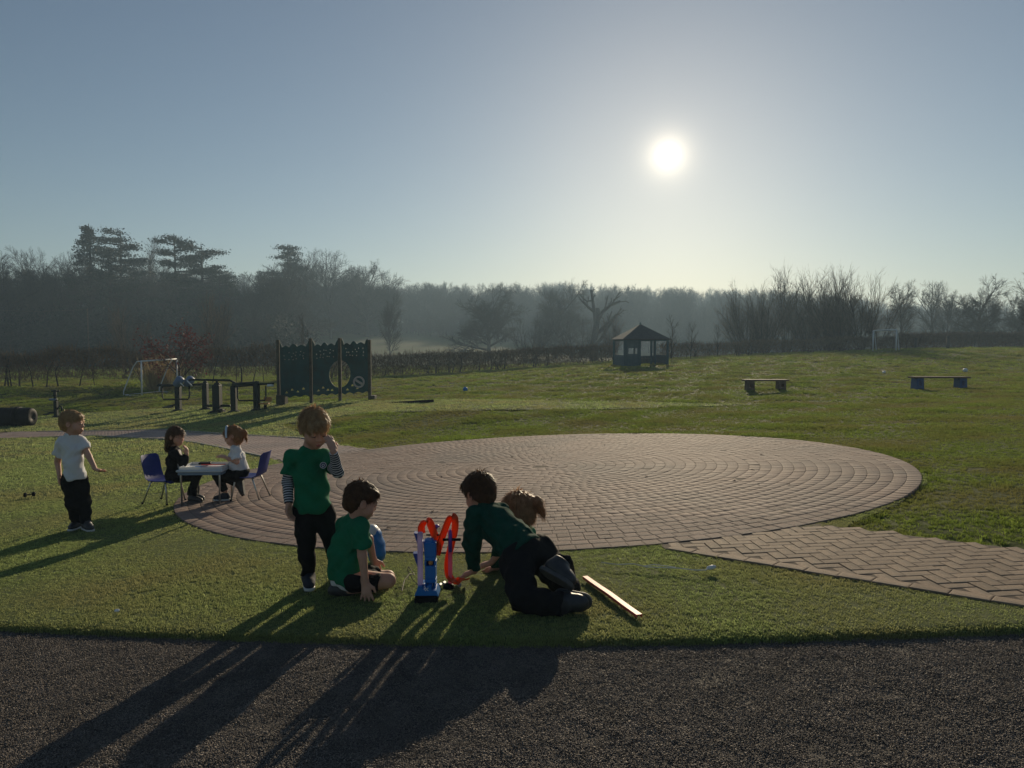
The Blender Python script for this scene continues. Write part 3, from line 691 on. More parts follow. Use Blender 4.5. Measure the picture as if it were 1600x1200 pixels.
wood('far_wood_edge', 240, (600, 1800), (215, 250), ([0, 1300, 1400, 1800], [478, 480, 490, 490]), 25, ws)
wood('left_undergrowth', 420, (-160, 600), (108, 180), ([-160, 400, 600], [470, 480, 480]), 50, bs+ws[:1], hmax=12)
wood('far_undergrowth', 420, (540, 1800), (235, 300), ([500, 1800], [500, 500]), 35, bs+ws[:2], hmax=14)
wood('ridge_wood', 160, (-300, 620), (200, 330), ([-300, 300, 600], [410, 420, 440]), 30, ws)
# --- hedges
def hedge(name, pts, h, dens, label, seed, stem=True, ragged=.15, thick=.9, base=.0):
    rs = np.random.RandomState(seed); o = empty(name, (pts[0][0], pts[0][1], gz(*pts[0])), 0, label, 'hedge'); o0 = np.array(o.location)
    tb = TB(seed); P_ = np.array(pts); seg = np.linalg.norm(np.diff(P_, axis=0), axis=1); T = np.concatenate([[0], np.cumsum(seg)]); L = T[-1]
    def at(t): return np.array([np.interp(t, T, P_[:, 0]), np.interp(t, T, P_[:, 1])])
    n = int(L*dens)
    for k in range(n):
        t_ = rs.rand()*L; p = at(t_)+rs.normal(0, thick*.28, 2); hh = h*(1+ragged*(math.sin(t_*.7+seed)+.7*math.sin(t_*2.3))*.5); z0 = rs.uniform(base, 1)**.7*hh*.95; z = gz(p[0], p[1]); a = arr(p[0], p[1], z+z0)-o0
        d = rs.normal(0, .35, 3)+arr(0, 0, .55); d *= rs.uniform(.15, .5)*min(1, h/1.5); tb.sliver(a, a+d, .034)
    if stem:
        for k in range(int(L*1.6)):
            t_ = rs.rand()*L; p = at(t_)+rs.normal(0, .12, 2); z = gz(*p); a = arr(p[0], p[1], z-.05)-o0; r = rs.uniform(.02, .06); tb.tube([a, a+arr(rs.normal(0, .15), rs.normal(0, .1), h*.45), a+arr(rs.normal(0, .3), rs.normal(0, .2), h*.9)], r, r*.4, 4)
        obj('stems', mesh('stems', np.array(tb.tv), np.array(tb.tf), M['bark']), o, kind='stuff')
    obj('twigs', mesh('twigs', np.array(tb.cv), np.array(tb.cf), M['hedge_twig']), o, kind='stuff')
def hp(*q):
    outp = []
    for px, py, y in q: x = P(px, 500, y).x; outp.append((x, y))
    return outp
hedge('hedge', hp((-260, 0, 40), (100, 0, 41), (300, 0, 42), (440, 0, 45)), 2.0, 750, 'straggly overgrown brown hedge with bare stems along the left of the field', 5, ragged=.22, base=.1)
hedge('hedge', hp((440, 0, 45.5), (600, 0, 50), (720, 0, 54), (860, 0, 58), (960, 0, 60)), 1.5, 850, 'thin clipped brown hedge between the climbing wall and the shelter', 6, ragged=.06)
hedge('hedge', hp((1030, 0, 62), (1130, 0, 64), (1400, 0, 70)), 1.3, 700, 'low brown hedge between the shelter and the right goal under the willows', 7, ragged=.12)
hedge('hedge', hp((1400, 0, 70.5), (1500, 0, 72), (1650, 0, 74), (1900, 0, 76)), 1.55, 1000, 'straight dark hedge on the brow of the field at the right', 8, ragged=.05)
M['old_wood'] = mat('old_wood', (.05, .042, .035), .9, (.09, .08, .065), 8, bump=.004)
for px, top, y, label in ((1432, 528, 68, 'thin wooden post by the right hedge, left of the taller one'), (1482, 525, 67, 'tall wooden post in front of the hedge between goal and oak')):
    x = P(px, 500, y).x; z = gz(x, y); h = P(px, top, y).z-z; mb = MB(); mb.tube([(0, 0, -.2), (0, 0, h)], [.13, .12], 8); o = mb.build('fence_post', M['old_wood'], label=label, cat='post'); o.location = (x, y, z)
# pole line in front of the left wood
# ---------------------------------------------------------------- people: smooth-blended solids meshed into one surface
def nrm(v): v = np.asarray(v, float); return v/(np.linalg.norm(v)+1e-12)
class Sd:
    def __init__(s): s.p = []
    def cap(s, a, b, ra, rb=None, k=.02, cut=0, op='u', sq=None):
        s.p.append(('c', np.array(a, float), np.array(b, float), ra, rb if rb is not None else ra, k, cut, op, sq)); return s
    def ell(s, c, r, R=None, k=.02, op='u'):
        s.p.append(('e', np.array(c, float), np.array(r, float), None if R is None else np.array(R, float), 0, k, 0, op, None)); return s
    def plane(s, p, n, k=.004):
        s.p.append(('p', np.array(p, float), nrm(n), 0, 0, k, 0, 'i', None)); return s
    def mesh(s, h=.006, noise=None, ground_cut=None):
        lo = np.full(3, 1e9); hi = -lo
        for q in s.p:
            if q[7] != 'u': continue
            if q[0] == 'c': m = max(q[3], q[4]); lo = np.minimum(lo, np.minimum(q[1], q[2])-m); hi = np.maximum(hi, np.maximum(q[1], q[2])+m)
            elif q[0] == 'e': m = max(q[2]); lo = np.minimum(lo, q[1]-m); hi = np.maximum(hi, q[1]+m)
        lo -= 3*h+.012; hi += 3*h+.012; n = np.ceil((hi-lo)/h).astype(int)+1
        ax = [lo[i]+h*np.arange(n[i]) for i in range(3)]; D = np.full(n, .5, np.float32)
        for q in s.p:
            k = q[5]; mg = max(k, 0)+2.5*h+.01
            if q[0] == 'c': m = max(q[3], q[4]); a = np.minimum(q[1], q[2])-m-mg; b = np.maximum(q[1], q[2])+m+mg
            elif q[0] == 'e': m = max(q[2]); a = q[1]-m-mg; b = q[1]+m+mg
            else: a, b = lo, hi
            i0 = np.clip(np.floor((a-lo)/h).astype(int), 0, n-1); i1 = np.clip(np.ceil((b-lo)/h).astype(int)+1, 1, n)
            if (i1 <= i0).any(): continue
            sl_ = tuple(slice(i0[i], i1[i]) for i in range(3))
            x = ax[0][sl_[0]][:, None, None]; y = ax[1][sl_[1]][None, :, None]; z = ax[2][sl_[2]][None, None, :]
            if q[0] == 'c':
                A_, B_, ra, rb = q[1], q[2], q[3], q[4]; d = B_-A_; L2 = d.dot(d)+1e-9
                px_, py_, pz_ = x-A_[0], y-A_[1], z-A_[2]; t = np.clip((px_*d[0]+py_*d[1]+pz_*d[2])/L2, 0, 1)
                if q[6]: raw = (px_*d[0]+py_*d[1]+pz_*d[2])/math.sqrt(L2)
                ex, ey, ez = px_-t*d[0], py_-t*d[1], pz_-t*d[2]
                if q[8] is not None:
                    sd_, sf = q[8]; sd_ = nrm(sd_); c_ = ex*sd_[0]+ey*sd_[1]+ez*sd_[2]; e2 = ex**2+ey**2+ez**2-c_**2+(c_/sf)**2; v = (np.sqrt(np.maximum(e2, 0))-(ra+(rb-ra)*t))*min(1, sf**.5)
                else: v = np.sqrt(ex**2+ey**2+ez**2)-(ra+(rb-ra)*t)
                if q[6] in (1, 3): v = np.maximum(v, raw-math.sqrt(L2))
                if q[6] in (2, 3): v = np.maximum(v, -raw)
            elif q[0] == 'e':
                px_, py_, pz_ = x-q[1][0], y-q[1][1], z-q[1][2]
                if q[3] is not None:
                    R = q[3]; px_, py_, pz_ = [px_*R[i, 0]+py_*R[i, 1]+pz_*R[i, 2] for i in range(3)]
                r = q[2]; k0 = np.sqrt((px_/r[0])**2+(py_/r[1])**2+(pz_/r[2])**2); k1 = np.sqrt((px_/r[0]**2)**2+(py_/r[1]**2)**2+(pz_/r[2]**2)**2)+1e-6; v = k0*(k0-1)/k1
            else: v = (x-q[1][0])*q[2][0]+(y-q[1][1])*q[2][1]+(z-q[1][2])*q[2][2]
            o = D[sl_]
            if q[7] == 'u':
                hh = np.maximum(k-np.abs(o-v), 0)/max(k, 1e-6); D[sl_] = np.minimum(o, v)-hh*hh*k*.25
            else:
                w_ = -v if q[7] == 's' else v; hh = np.maximum(k-np.abs(o-w_), 0)/max(k, 1e-6); D[sl_] = np.maximum(o, w_)+hh*hh*k*.25
        if noise:
            X, Y, Z = ax[0][:, None, None], ax[1][None, :, None], ax[2][None, None, :]
            for (fx, fy, fz, am, ph) in noise: D += am*np.sin(X*fx+Y*fy+Z*fz+ph+1.7*np.sin(X*fz*.4+Z*fx*.37+ph)+1.3*np.sin(Y*fz*.5-Z*fy*.3))
        if ground_cut is not None: D = np.maximum(D, (ground_cut-ax[2])[None, None, :])
        return nets(D, lo, h)
def nets(D, lo, h):
    I = D < 0; n = np.array(D.shape); c = np.zeros(n-1, np.int8)
    offs = [(a, b, d) for a in (0, 1) for b in (0, 1) for d in (0, 1)]
    for a, b, d in offs: c += I[a:n[0]-1+a, b:n[1]-1+b, d:n[2]-1+d]
    act = (c > 0) & (c < 8); idx = -np.ones(n-1, np.int64); ii = np.argwhere(act); idx[act] = np.arange(len(ii))
    acc = np.zeros((len(ii), 3)); cnt = np.zeros(len(ii))
    for e in range(3):
        o1, o2 = [q for q in range(3) if q != e]
        for a in (0, 1):
            for b in (0, 1):
                s0 = ii.copy(); s0[:, o1] += a; s0[:, o2] += b; s1 = s0.copy(); s1[:, e] += 1
                d0 = D[tuple(s0.T)]; d1 = D[tuple(s1.T)]; m = (d0 < 0) != (d1 < 0); t = d0[m]/(d0[m]-d1[m]); p = s0[m].astype(float); p[:, e] += t; acc[m] += p; cnt[m] += 1
    V = lo+h*(acc/cnt[:, None]); Fs = []
    for e in range(3):
        o1, o2 = (e+1) % 3, (e+2) % 3
        sa = [slice(None)]*3; sb = [slice(None)]*3; sa[e] = slice(0, -1); sb[e] = slice(1, None)
        X0 = I[tuple(sa)]; X1 = I[tuple(sb)]; m = X0 != X1; q = np.argwhere(m); q = q[(q[:, o1] > 0) & (q[:, o2] > 0) & (q[:, o1] < n[o1]-1) & (q[:, o2] < n[o2]-1)]
        ins_ = X0[tuple(q.T)]; vs = []
        for a, b in ((0, 0), (1, 0), (1, 1), (0, 1)):
            r = q.copy(); r[:, o1] -= 1-a; r[:, o2] -= 1-b; vs.append(idx[tuple(r.T)])
        f = np.stack(vs, 1); f[~ins_] = f[~ins_][:, ::-1]; Fs.append(f)
    return V, np.concatenate(Fs)
FOLD = [(22, 12, 46, .0042, .3), (-48, 26, 22, .0038, 1.9), (95, -44, 62, .0016, .8), (60, 30, -75, .0018, 2.6)]
def part(name, sd, m, parent, h=.006, noise=None, **k):
    V, Fq = sd.mesh(h, noise); o0 = np.array(parent.matrix_world.translation if False else parent.location)
    return obj(name, mesh(name, V-o0, Fq, m, True), parent, **k)
def frame(f, u):
    u = nrm(u); f = np.array(f, float); f = nrm(f-u*f.dot(u)); s = np.cross(f, u); return s, f, u        # side = person's right
M['skin'] = mat('skin', (.42, .225, .155), .6, (.47, .26, .18), 12, sss=.12, spec=.35)
M['lip'] = mat('lip', (.33, .10, .09), .5)
M['eye_white'] = mat('eye_white', (.6, .57, .53), .3)
M['iris'] = mat('iris', (.03, .04, .05), .25)
M['shirt_green'] = mat('shirt_green', (.010, .125, .06), .85, (.012, .16, .075), 9, bump=.012, bscale=7, trans=.16, spec=.15)
M['jumper_green'] = mat('jumper_green', (.005, .038, .026), .95, (.007, .052, .034), 12, bump=.014, bscale=8, spec=.1)
M['white_cloth'] = mat('white_cloth', (.60, .61, .64), .85, (.68, .69, .72), 9, bump=.010, bscale=8, trans=.12)
M['black_cloth'] = mat('black_cloth', (.006, .006, .007), .85, (.010, .010, .011), 14, bump=.010, bscale=9, spec=.12)
M['navy_cloth'] = mat('navy_cloth', (.012, .014, .022), .85, (.02, .022, .034), 14, bump=.001, bscale=120)
M['shoe'] = mat('shoe', (.018, .018, .02), .5, (.03, .03, .033), 20)
M['sole'] = mat('sole', (.04, .04, .042), .7, (.07, .068, .066), 20, bump=.001)
M['sole_white'] = mat('sole_white', (.45, .44, .42), .6)
def hairmat(n, a, b): return mat(n, a, .5, b, 30, trans=.45, spec=.3)
M['hair_blond'] = hairmat('hair_blond', (.46, .31, .16), (.32, .20, .10)); M['hair_dark'] = hairmat('hair_dark', (.07, .034, .016), (.12, .055, .024))
M['hair_brown'] = hairmat('hair_brown', (.32, .18, .09), (.46, .27, .15)); M['hair_ginger'] = hairmat('hair_ginger', (.27, .14, .06), (.38, .21, .10)); M['hair_chestnut'] = hairmat('hair_chestnut', (.10, .055, .032), (.17, .095, .05))
# striped cloth: navy and white bands round the arm, by a value along the sleeve
def stripes():
    m = mat('striped_cotton', (.02, .02, .035), .85); N = m.node_tree.nodes; L = m.node_tree.links
    a = N.new('ShaderNodeAttribute'); a.attribute_name = 'along'; s1 = N.new('ShaderNodeMath'); s1.operation = 'MULTIPLY'; s1.inputs[1].default_value = 1/.0165; L.new(a.outputs['Fac'], s1.inputs[0])
    s2 = N.new('ShaderNodeMath'); s2.operation = 'FRACT'; L.new(s1.outputs[0], s2.inputs[0]); s3 = N.new('ShaderNodeMath'); s3.operation = 'GREATER_THAN'; s3.inputs[1].default_value = .58; L.new(s2.outputs[0], s3.inputs[0])
    x = N.new('ShaderNodeMix'); x.data_type = 'RGBA'; x.inputs[6].default_value = (.016, .016, .03, 1); x.inputs[7].default_value = (.6, .6, .6, 1); L.new(s3.outputs[0], x.inputs[0]); L.new(x.outputs[2], N['Principled BSDF'].inputs['Base Color']); return m
M['striped'] = stripes()
def hand(sd, wr, d, nrml, s=1., curl=.25, spread=.25, left=True, k=.008):
    """wr wrist, d pointing to the fingers, nrml out of the back of the hand"""
    wr = np.array(wr, float); d = nrm(d); nl = nrm(np.array(nrml)-d*np.dot(nrml, d)); side = np.cross(d, nl)*(1 if left else -1)   # side: towards the thumb
    pl = .062*s; sd.cap(wr-d*.008*s, wr+d*pl*.75, .019*s, .027*s, .012, sq=(nl, .55))
    for i, (o, l, an) in enumerate(((.019, .046, .5), (.007, .052, .1), (-.006, .048, -.3), (-.018, .038, -.9))):
        b = wr+d*pl*.8+side*o*s; fd = nrm(d+side*spread*an*.8-nl*curl*.5); m1 = b+fd*l*.55*s; fd2 = nrm(fd-nl*curl*1.3); m2 = m1+fd2*l*.5*s
        sd.cap(wr+d*pl*.35+side*o*.8*s, b, .009*s, .0078*s, k); sd.cap(b, m1, .0078*s, .0072*s, .004); sd.cap(m1, m2, .0072*s, .0058*s, .004)
    tb_ = wr+d*pl*.2+side*.018*s; t1 = tb_+nrm(d*.7+side*.75-nl*.2)*.03*s; t2 = t1+nrm(d*.95+side*.25-nl*.3)*.024*s
    sd.cap(tb_, t1, .0105*s, .0085*s, .008); sd.cap(t1, t2, .0085*s, .0062*s, .004)
def headp(sd, c, f, u, s):
    sx, fy, uz = frame(f, u); R = np.stack([sx, fy, uz])
    def L(x, y, z): return np.array(c)+s*(sx*x+fy*y+uz*z)
    def e(x, y, z, r, k=.02, op='u'): sd.ell(L(x, y, z), np.array(r)*s, R, k*s, op)
    e(0, -.012, .028, (.071, .087, .073)); e(0, .022, -.032, (.055, .060, .066), .03); e(0, .056, -.086, (.020, .018, .016), .03)
    for q in (-1, 1):
        e(q*.033, .046, -.046, (.025, .023, .025), .03); e(q*.028, .091, -.004, (.015, .012, .011), .014, 's'); e(q*.028, .073, -.005, (.0135, .0125, .0115), .004)
        e(q*.073, -.004, -.014, (.008, .019, .027), .010); e(q*.080, .003, -.012, (.005, .010, .016), .005, 's'); e(q*.029, .078, .013, (.018, .008, .005), .012)
    sd.cap(L(0, .080, -.006), L(0, .089, -.032), .005*s, .0085*s, .012*s)
    for q in (-1, 1): e(q*.008, .084, -.034, (.0065, .007, .0055), .006)
    e(0, .076, -.058, (.018, .012, .005), .006); e(0, .075, -.069, (.015, .012, .006), .007); e(0, .09, -.0635, (.016, .010, .0016), .003, 's')
    return L
def face_bits(c, f, u, s, parent, eyes='down', browm='hair_brown'):
    sx, fy, uz = frame(f, u); o0 = np.array(parent.location)
    def L(x, y, z): return Vector(np.array(c)+s*(sx*x+fy*y+uz*z)-o0)
    for q in (-1, 1):
        mb = MB(); mb.tube([L(q*(.014+.009*t), .0875-.0028*t*t, .017+.004*math.sin(t*1.2)) for t in (0, 1, 2, 3)], [.0014*s, .0024*s, .002*s, .001*s], 5); mb.build('eyebrow', M[browm], parent, True)
        mb = MB(); mb.tube([L(q*(.017+.0075*t), .0862-.0022*abs(t-1.3)**1.6, -.0085-(.0025*math.sin(t/3*3.14))) for t in (0, 1, 2, 3)], [.0008*s, .0017*s, .0017*s, .0009*s], 5); mb.build('eyelashes', M['iris'], parent, True)
    mb = MB(); mb.tube([L(x, .0875-.9*x*x*12, -.0612) for x in (-.014, -.006, 0, .006, .014)], [.0012*s, .0026*s, .0024*s, .0026*s, .0012*s], 6)
    mb.tube([L(x, .087-.9*x*x*12, -.0675) for x in (-.012, -.005, 0, .005, .012)], [.0012*s, .003*s, .0034*s, .003*s, .0012*s], 6); mb.build('lips', M['lip'], parent, True)
def hair(c, f, u, s, parent, m, seed=1, length=.03, style='short', n=420, extra=None, fringe=.6, wild=1., name='hair'):
    sx, fy, uz = frame(f, u); R = np.stack([sx, fy, uz]); sd = Sd(); rs = np.random.RandomState(seed)
    def L(x, y, z): return np.array(c)+s*(sx*x+fy*y+uz*z)
    def e(x, y, z, r, k=.02, op='u'): sd.ell(L(x, y, z), np.array(r)*s, R, k*s, op)
    e(0, -.014, .031, (.0755, .0915, .0775))
    if style == 'short': e(0, -.050, -.02, (.060, .050, .066), .03)
    else: e(0, -.04, -.03, (.078, .066, .09), .03)
    e(0, .064, .052, (.050, .022, .024), .02)
    if extra: extra(sd, L)
    # face opening, ears free
    e(0, .118, -.062+.006*(fringe), (.069, .080, .084), .012, 's')
    if style == 'short':
        for q in (-1, 1): e(q*.085, .012, -.045, (.028, .034, .045), .012, 's')
        sd.plane(L(0, -.06, -.078), -uz*.9-fy*.45)
    V, Fq = sd.mesh(.006 if s*1 > 1.05 else .007, [(160, 50, 30, .0022, seed), (-70, 140, 60, .0022, seed*2.), (260, -190, 90, .0014, seed*3.)])
    # strands that stand off the cap of hair and catch the light
    cc = L(0, -.014, .02); N_ = []; sv = []; sf = []; top = V[(np.dot(V-cc, uz) > -.03*s)]
    if style != 'short': top = V
    b = len(V)
    whirl = L(.01, -.06, .1)
    for k in range(n):
        p = top[rs.randint(len(top))]; o = nrm(p-cc); fl = nrm(p-whirl-o*np.dot(p-whirl, o)+rs.normal(0, .02, 3)); l = length*s*rs.uniform(.5, 1.3); lift = rs.uniform(.15, .8)*wild
        p0 = p-o*.004; d1 = nrm(fl+o*lift-uz*.25); p1 = p0+d1*l*.5; d2 = nrm(d1-uz*.5-o*.25*rs.rand()); p2 = p1+d2*l*.5; w_ = nrm(np.cross(d1, o))*rs.uniform(.0014, .0032)*s
        sv += [p0-w_, p0+w_, p1-w_*.8, p1+w_*.8, p2]; sf += [(b, b+1, b+3, b+2), (b+2, b+3, b+4, b+4)]; b += 5
    Vt = np.concatenate([V, np.array(sv)])-np.array(parent.location)
    fl_ = [tuple(q) for q in Fq.tolist()]+[q if len(set(q)) == 4 else q[:3] for q in sf]
    me = mesh(name, Vt, fl_, M[m], True); return obj(name, me, parent)
def shoe(name, ank, toe, parent, m='shoe', s=1., up=(0, 0, 1), sole='sole', lift=.0):
    ank = np.array(ank, float); toe = np.array(toe, float); d = nrm(toe-ank); up = np.array(up, float); up = nrm(up-d*up.dot(d)); L = np.linalg.norm(toe-ank)
    sd = Sd(); heel = ank-d*.022*s-up*.028*s
    base = ank-up*.045*s
    sd.cap(ank+up*.012*s, ank-up*.02*s, .034*s, .034*s, .01, cut=2)
    sd.cap(base-d*.02*s+up*.012*s, base+d*(L-.022*s)+up*.004*s, .032*s, .030*s, .03, sq=(up, .8)); sd.cap(ank-up*.015*s, base+d*L*.55+up*.01*s, .033*s, .03*s, .03)
    sd.plane(base-up*.018*s, -up, .002)
    part(name, sd, M[m], parent, .006)
    so_ = Sd(); so_.cap(base-d*.022*s-up*.016*s, base+d*(L-.02*s)-up*.016*s, .036*s, .034*s, .01); so_.plane(base-up*.008*s, up, .002); so_.plane(base-up*.026*s, -up, .002)
    ch = part('shoe_sole', so_, M[sole], parent, .005)
def person(name_loc, label, J, s=1., hs=1., hf=(0, -1, 0), hu=(0, 0, 1), bf=(0, -1, 0), h=.006, handL=None, handR=None, cat='person', bare=('',), leg_r=1.):
    """J: head (centre), neck, sL, sR, eL, eR, wL, wR, pel, hL, hR, kL, kR, aL, aR in world space"""
    o = empty('person', name_loc, 0, label, cat); A_ = {k: np.array(v, float) for k, v in J.items()}
    sd = Sd(); L = headp(sd, A_['head'], hf, hu, hs); sm = (A_['sL']+A_['sR'])/2; up = nrm(A_['neck']-A_['pel']); sx, fy, uz = frame(bf, up); R = np.stack([sx, fy, uz])
    sd.cap(L(0, -.018, -.055), A_['neck'], .037*s, .04*s, .02)
    tl = np.linalg.norm(sm-A_['pel']); w_ = np.linalg.norm(A_['sL']-A_['sR'])/2
    sd.cap(A_['sL']+(sm-A_['sL'])*.25, A_['sR']+(sm-A_['sR'])*.25, .036*s, .036*s, .03)
    sd.ell(A_['pel']+(sm-A_['pel'])*.68, (w_*.78, .068*s, tl*.38), R, .04); sd.ell(A_['pel']+(sm-A_['pel'])*.3, (w_*.72, .066*s, tl*.36), R, .04); sd.ell(A_['pel'], (w_*.8, .072*s, .07*s), R, .04)
    for q in 'LR':
        sd.cap(A_['s'+q], A_['e'+q], .033*s, .026*s, .02); sd.cap(A_['e'+q], A_['w'+q], .026*s, .018*s, .01)
        sd.cap(A_['h'+q], A_['k'+q], .058*s*leg_r, .040*s*leg_r, .03); sd.cap(A_['k'+q], A_['k'+q]*.6+A_['a'+q]*.4, .039*s*leg_r, .038*s*leg_r, .015); sd.cap(A_['k'+q]*.6+A_['a'+q]*.4, A_['a'+q], .038*s*leg_r, .025*s, .01)
    if handL: hand(sd, A_['wL'], left=True, s=s*1.02, **handL)
    if handR: hand(sd, A_['wR'], left=False, s=s*1.02, **handR)
    part('body', sd, M['skin'], o, h)
    return o, A_, (sx, fy, uz, sm, tl, w_)
def top(o, A_, fr, s, m, sleeve=.55, hem=.0, ease=.012, name='shirt', h=.0065, collar=None, noise=FOLD, flare=1.0, extra=None, hemn=None, neckcut=.03):
    sx, fy, uz, sm, tl, w_ = fr; R = np.stack([sx, fy, uz]); sd = Sd(); e = ease; pel = A_['pel']
    sd.cap(A_['sL']+(sm-A_['sL'])*.22, A_['sR']+(sm-A_['sR'])*.22, .042*s+e*.6, .042*s+e*.6, .03)
    sd.cap(sm, A_['neck']*.75+sm*.25, .06*s, .05*s, .03)
    sd.ell(pel+(sm-pel)*.68, (w_*.80+e, .070*s+e, tl*.40), R, .04); sd.ell(pel+(sm-pel)*.32, (w_*.80*flare+e, .070*s*flare+e, tl*.40), R, .04)
    sd.ell(pel-uz*.01, (w_*.86*flare+e, .076*s*flare+e, .10*s), R, .04)
    for q in 'LR':
        a, b, c = A_['s'+q], A_['e'+q], A_['w'+q]
        if sleeve <= 1: sd.cap(a, a+(b-a)*sleeve, .038*s+e*.5, .036*s+e*.9, .02, cut=1)
        else: sd.cap(a, b, .038*s+e*.5, .031*s+e*.7, .02); sd.cap(b, b+(c-b)*(sleeve-1), .031*s+e*.7, .023*s+e*.5, .012, cut=1)
    if extra: extra(sd)
    sd.plane(pel+uz*hem, -(hemn if hemn is not None else uz), .003)
    nk = A_['neck']; hd = nrm(A_['head']-nk); sd.ell(nk+hd*neckcut*s+hd*.03*s, (.052*s, .052*s, .05*s), None, .006, 's')
    part(name, sd, M[m], o, h, noise)
def trousers(o, A_, fr, s, m='black_cloth', ln=1.9, ease=.008, name='trousers', flare=0., noise=FOLD, h=.0065, waist=.055):
    sx, fy, uz, sm, tl, w_ = fr; R = np.stack([sx, fy, uz]); sd = Sd(); pel = A_['pel']
    sd.ell(pel, (w_*.84+ease, .074*s+ease, .085*s), R, .04)
    for q in 'LR':
        a, b, c = A_['h'+q], A_['k'+q], A_['a'+q]
        if ln <= 1: sd.cap(a, a+(b-a)*ln, .062*s+ease, .050*s+ease*1.5, .03, cut=1)
        else:
            e_ = b+(c-b)*(ln-1); sd.cap(a, b, .060*s+ease, .043*s+ease, .03); mid = b+(e_-b)*.45; sd.cap(b, mid, .042*s+ease, .038*s+ease, .012); sd.cap(mid, e_, .038*s+ease, .030*s+ease+flare, .012, cut=1)
    sd.plane(pel+uz*waist, uz, .003)
    part(name, sd, M[m], o, h, noise)

# ---- boy standing, green T-shirt over a striped top
y0 = G(483, 915, TZ).y
J = dict(head=P(491, 668, y0-.02), neck=P(483, 703, y0+.01), sL=P(509, 714, y0+.03), sR=P(456, 715, y0), eL=P(528, 738, y0-.11), eR=P(450, 754, y0), wL=P(521, 705, y0-.20), wR=P(451, 788, y0-.07),
         pel=P(489, 790, y0+.02), hL=P(503, 798, y0+.03), hR=P(476, 798, y0+.01), kL=P(520, 845, y0+.04), kR=P(479, 849, y0-.01), aL=P(527, 893, y0+.14), aR=P(482, 899, y0+.01))
hf = nrm((.55, -.78, -.42)); hu = nrm((.20, -.35, .9))
o, A_, fr = person(G(483, 915, TZ), 'boy standing in green T-shirt over striped sleeves with one hand against his cheek', J, 1.08, 1.16, hf, hu, (.18, -1, 0), .0045,
    handL=dict(d=P(512, 676, y0-.16)-P(521, 705, y0-.20), nrml=(.75, -.6, .1), curl=.25, spread=.2), handR=dict(d=(.07, -.1, -1), nrml=(-.9, .2, 0), curl=.75, spread=.1))
face_bits(A_['head'], hf, hu, 1.16, o, browm='hair_brown')
hair(A_['head'], hf, hu, 1.16, o, 'hair_blond', 3, .036, n=3000, wild=1.1)
top(o, A_, fr, 1.08, 'shirt_green', .62, -.035, .020, 't_shirt', flare=1.06, noise=FOLD)
trousers(o, A_, fr, 1.08, 'black_cloth', 1.93, .011)
def sleeves(o, A_, s, f0, f1=.97):
    for q in 'LR':
        a, b, c = A_['s'+q], A_['e'+q], A_['w'+q]; sd = Sd(); sd.cap(a+(b-a)*f0, b, .040*s, .034*s, .012, cut=2); sd.cap(b, b+(c-b)*f1, .034*s, .025*s, .012, cut=1)
        V, Fq = sd.mesh(.005, [(60, 30, 90, .0012, .3)]); t = np.zeros(len(V)); L1 = np.linalg.norm(b-a); d1 = nrm(b-a); d2 = nrm(c-b)
        ta = (V-a)@d1; tb_ = L1+(V-b)@d2; bis = (V-b)@nrm(d1+d2); w_ = np.clip(bis/.05+.5, 0, 1); t = ta*(1-w_)+tb_*w_
        me = mesh('striped_sleeve', V-np.array(o.location), Fq, M['striped'], True); at = me.attributes.new('along', 'FLOAT', 'POINT'); at.data.foreach_set('value', t.astype(np.float32)); obj('striped_sleeve', me, o)
sleeves(o, A_, 1.08, .45)
# badge on the chest: a ring with a letter-like knot inside
sx, fy, uz, sm, tl, w_ = fr
bc = np.array(P(505, 727, y0-.115)); 
mb = MB(); sR_ = Matrix((Vector(sx), Vector(fy), Vector(uz))).transposed(); cc_ = Vector(bc)-o.location
def ringm(mb, c, R, r0, r1, t, n=20):
    for k in range(n):
        a0, a1 = 6.2832*k/n, 6.2832*(k+1)/n; q = [(r0*math.cos(a0), r0*math.sin(a0)), (r1*math.cos(a0), r1*math.sin(a0)), (r1*math.cos(a1), r1*math.sin(a1)), (r0*math.cos(a1), r0*math.sin(a1))]
        mb.prism(q, t, c, R)
ringm(mb, cc_, sR_, .017, .0205, .004); ringm(mb, cc_, sR_, .006, .0095, .005, 14); mb.box(cc_+sR_@Vector((.004, 0, -.009)), (.003, .004, .009), sR_)
M['badge_white'] = mat('badge_white', (.5, .55, .55), .8); M['badge_navy'] = mat('badge_navy', (.02, .03, .09), .8)
mb.build('badge', M['badge_white'], o)
mb = MB(); mb.lathe(cc_+Vector(fy)*(-.001), [(.0001, -.0015), (.017, -.0015), (.017, .0005), (.0001, .0005)], 18, (sR_@Matrix.Rotation(math.pi/2, 3, 'X'))); mb.build('badge_ground', M['badge_navy'], o)
for q, t in (('R', P(484, 909, y0-.13)), ('L', P(533, 898, y0-.0))):
    a = A_['a'+q].copy(); a[2] = gz(a[0], a[1])+TZ+.075; t = np.array((t[0], t[1], a[2])); t = a+nrm(t-a)*.125; shoe('shoe', a, t, o, 'navy_cloth', 1.05, sole='sole_white')

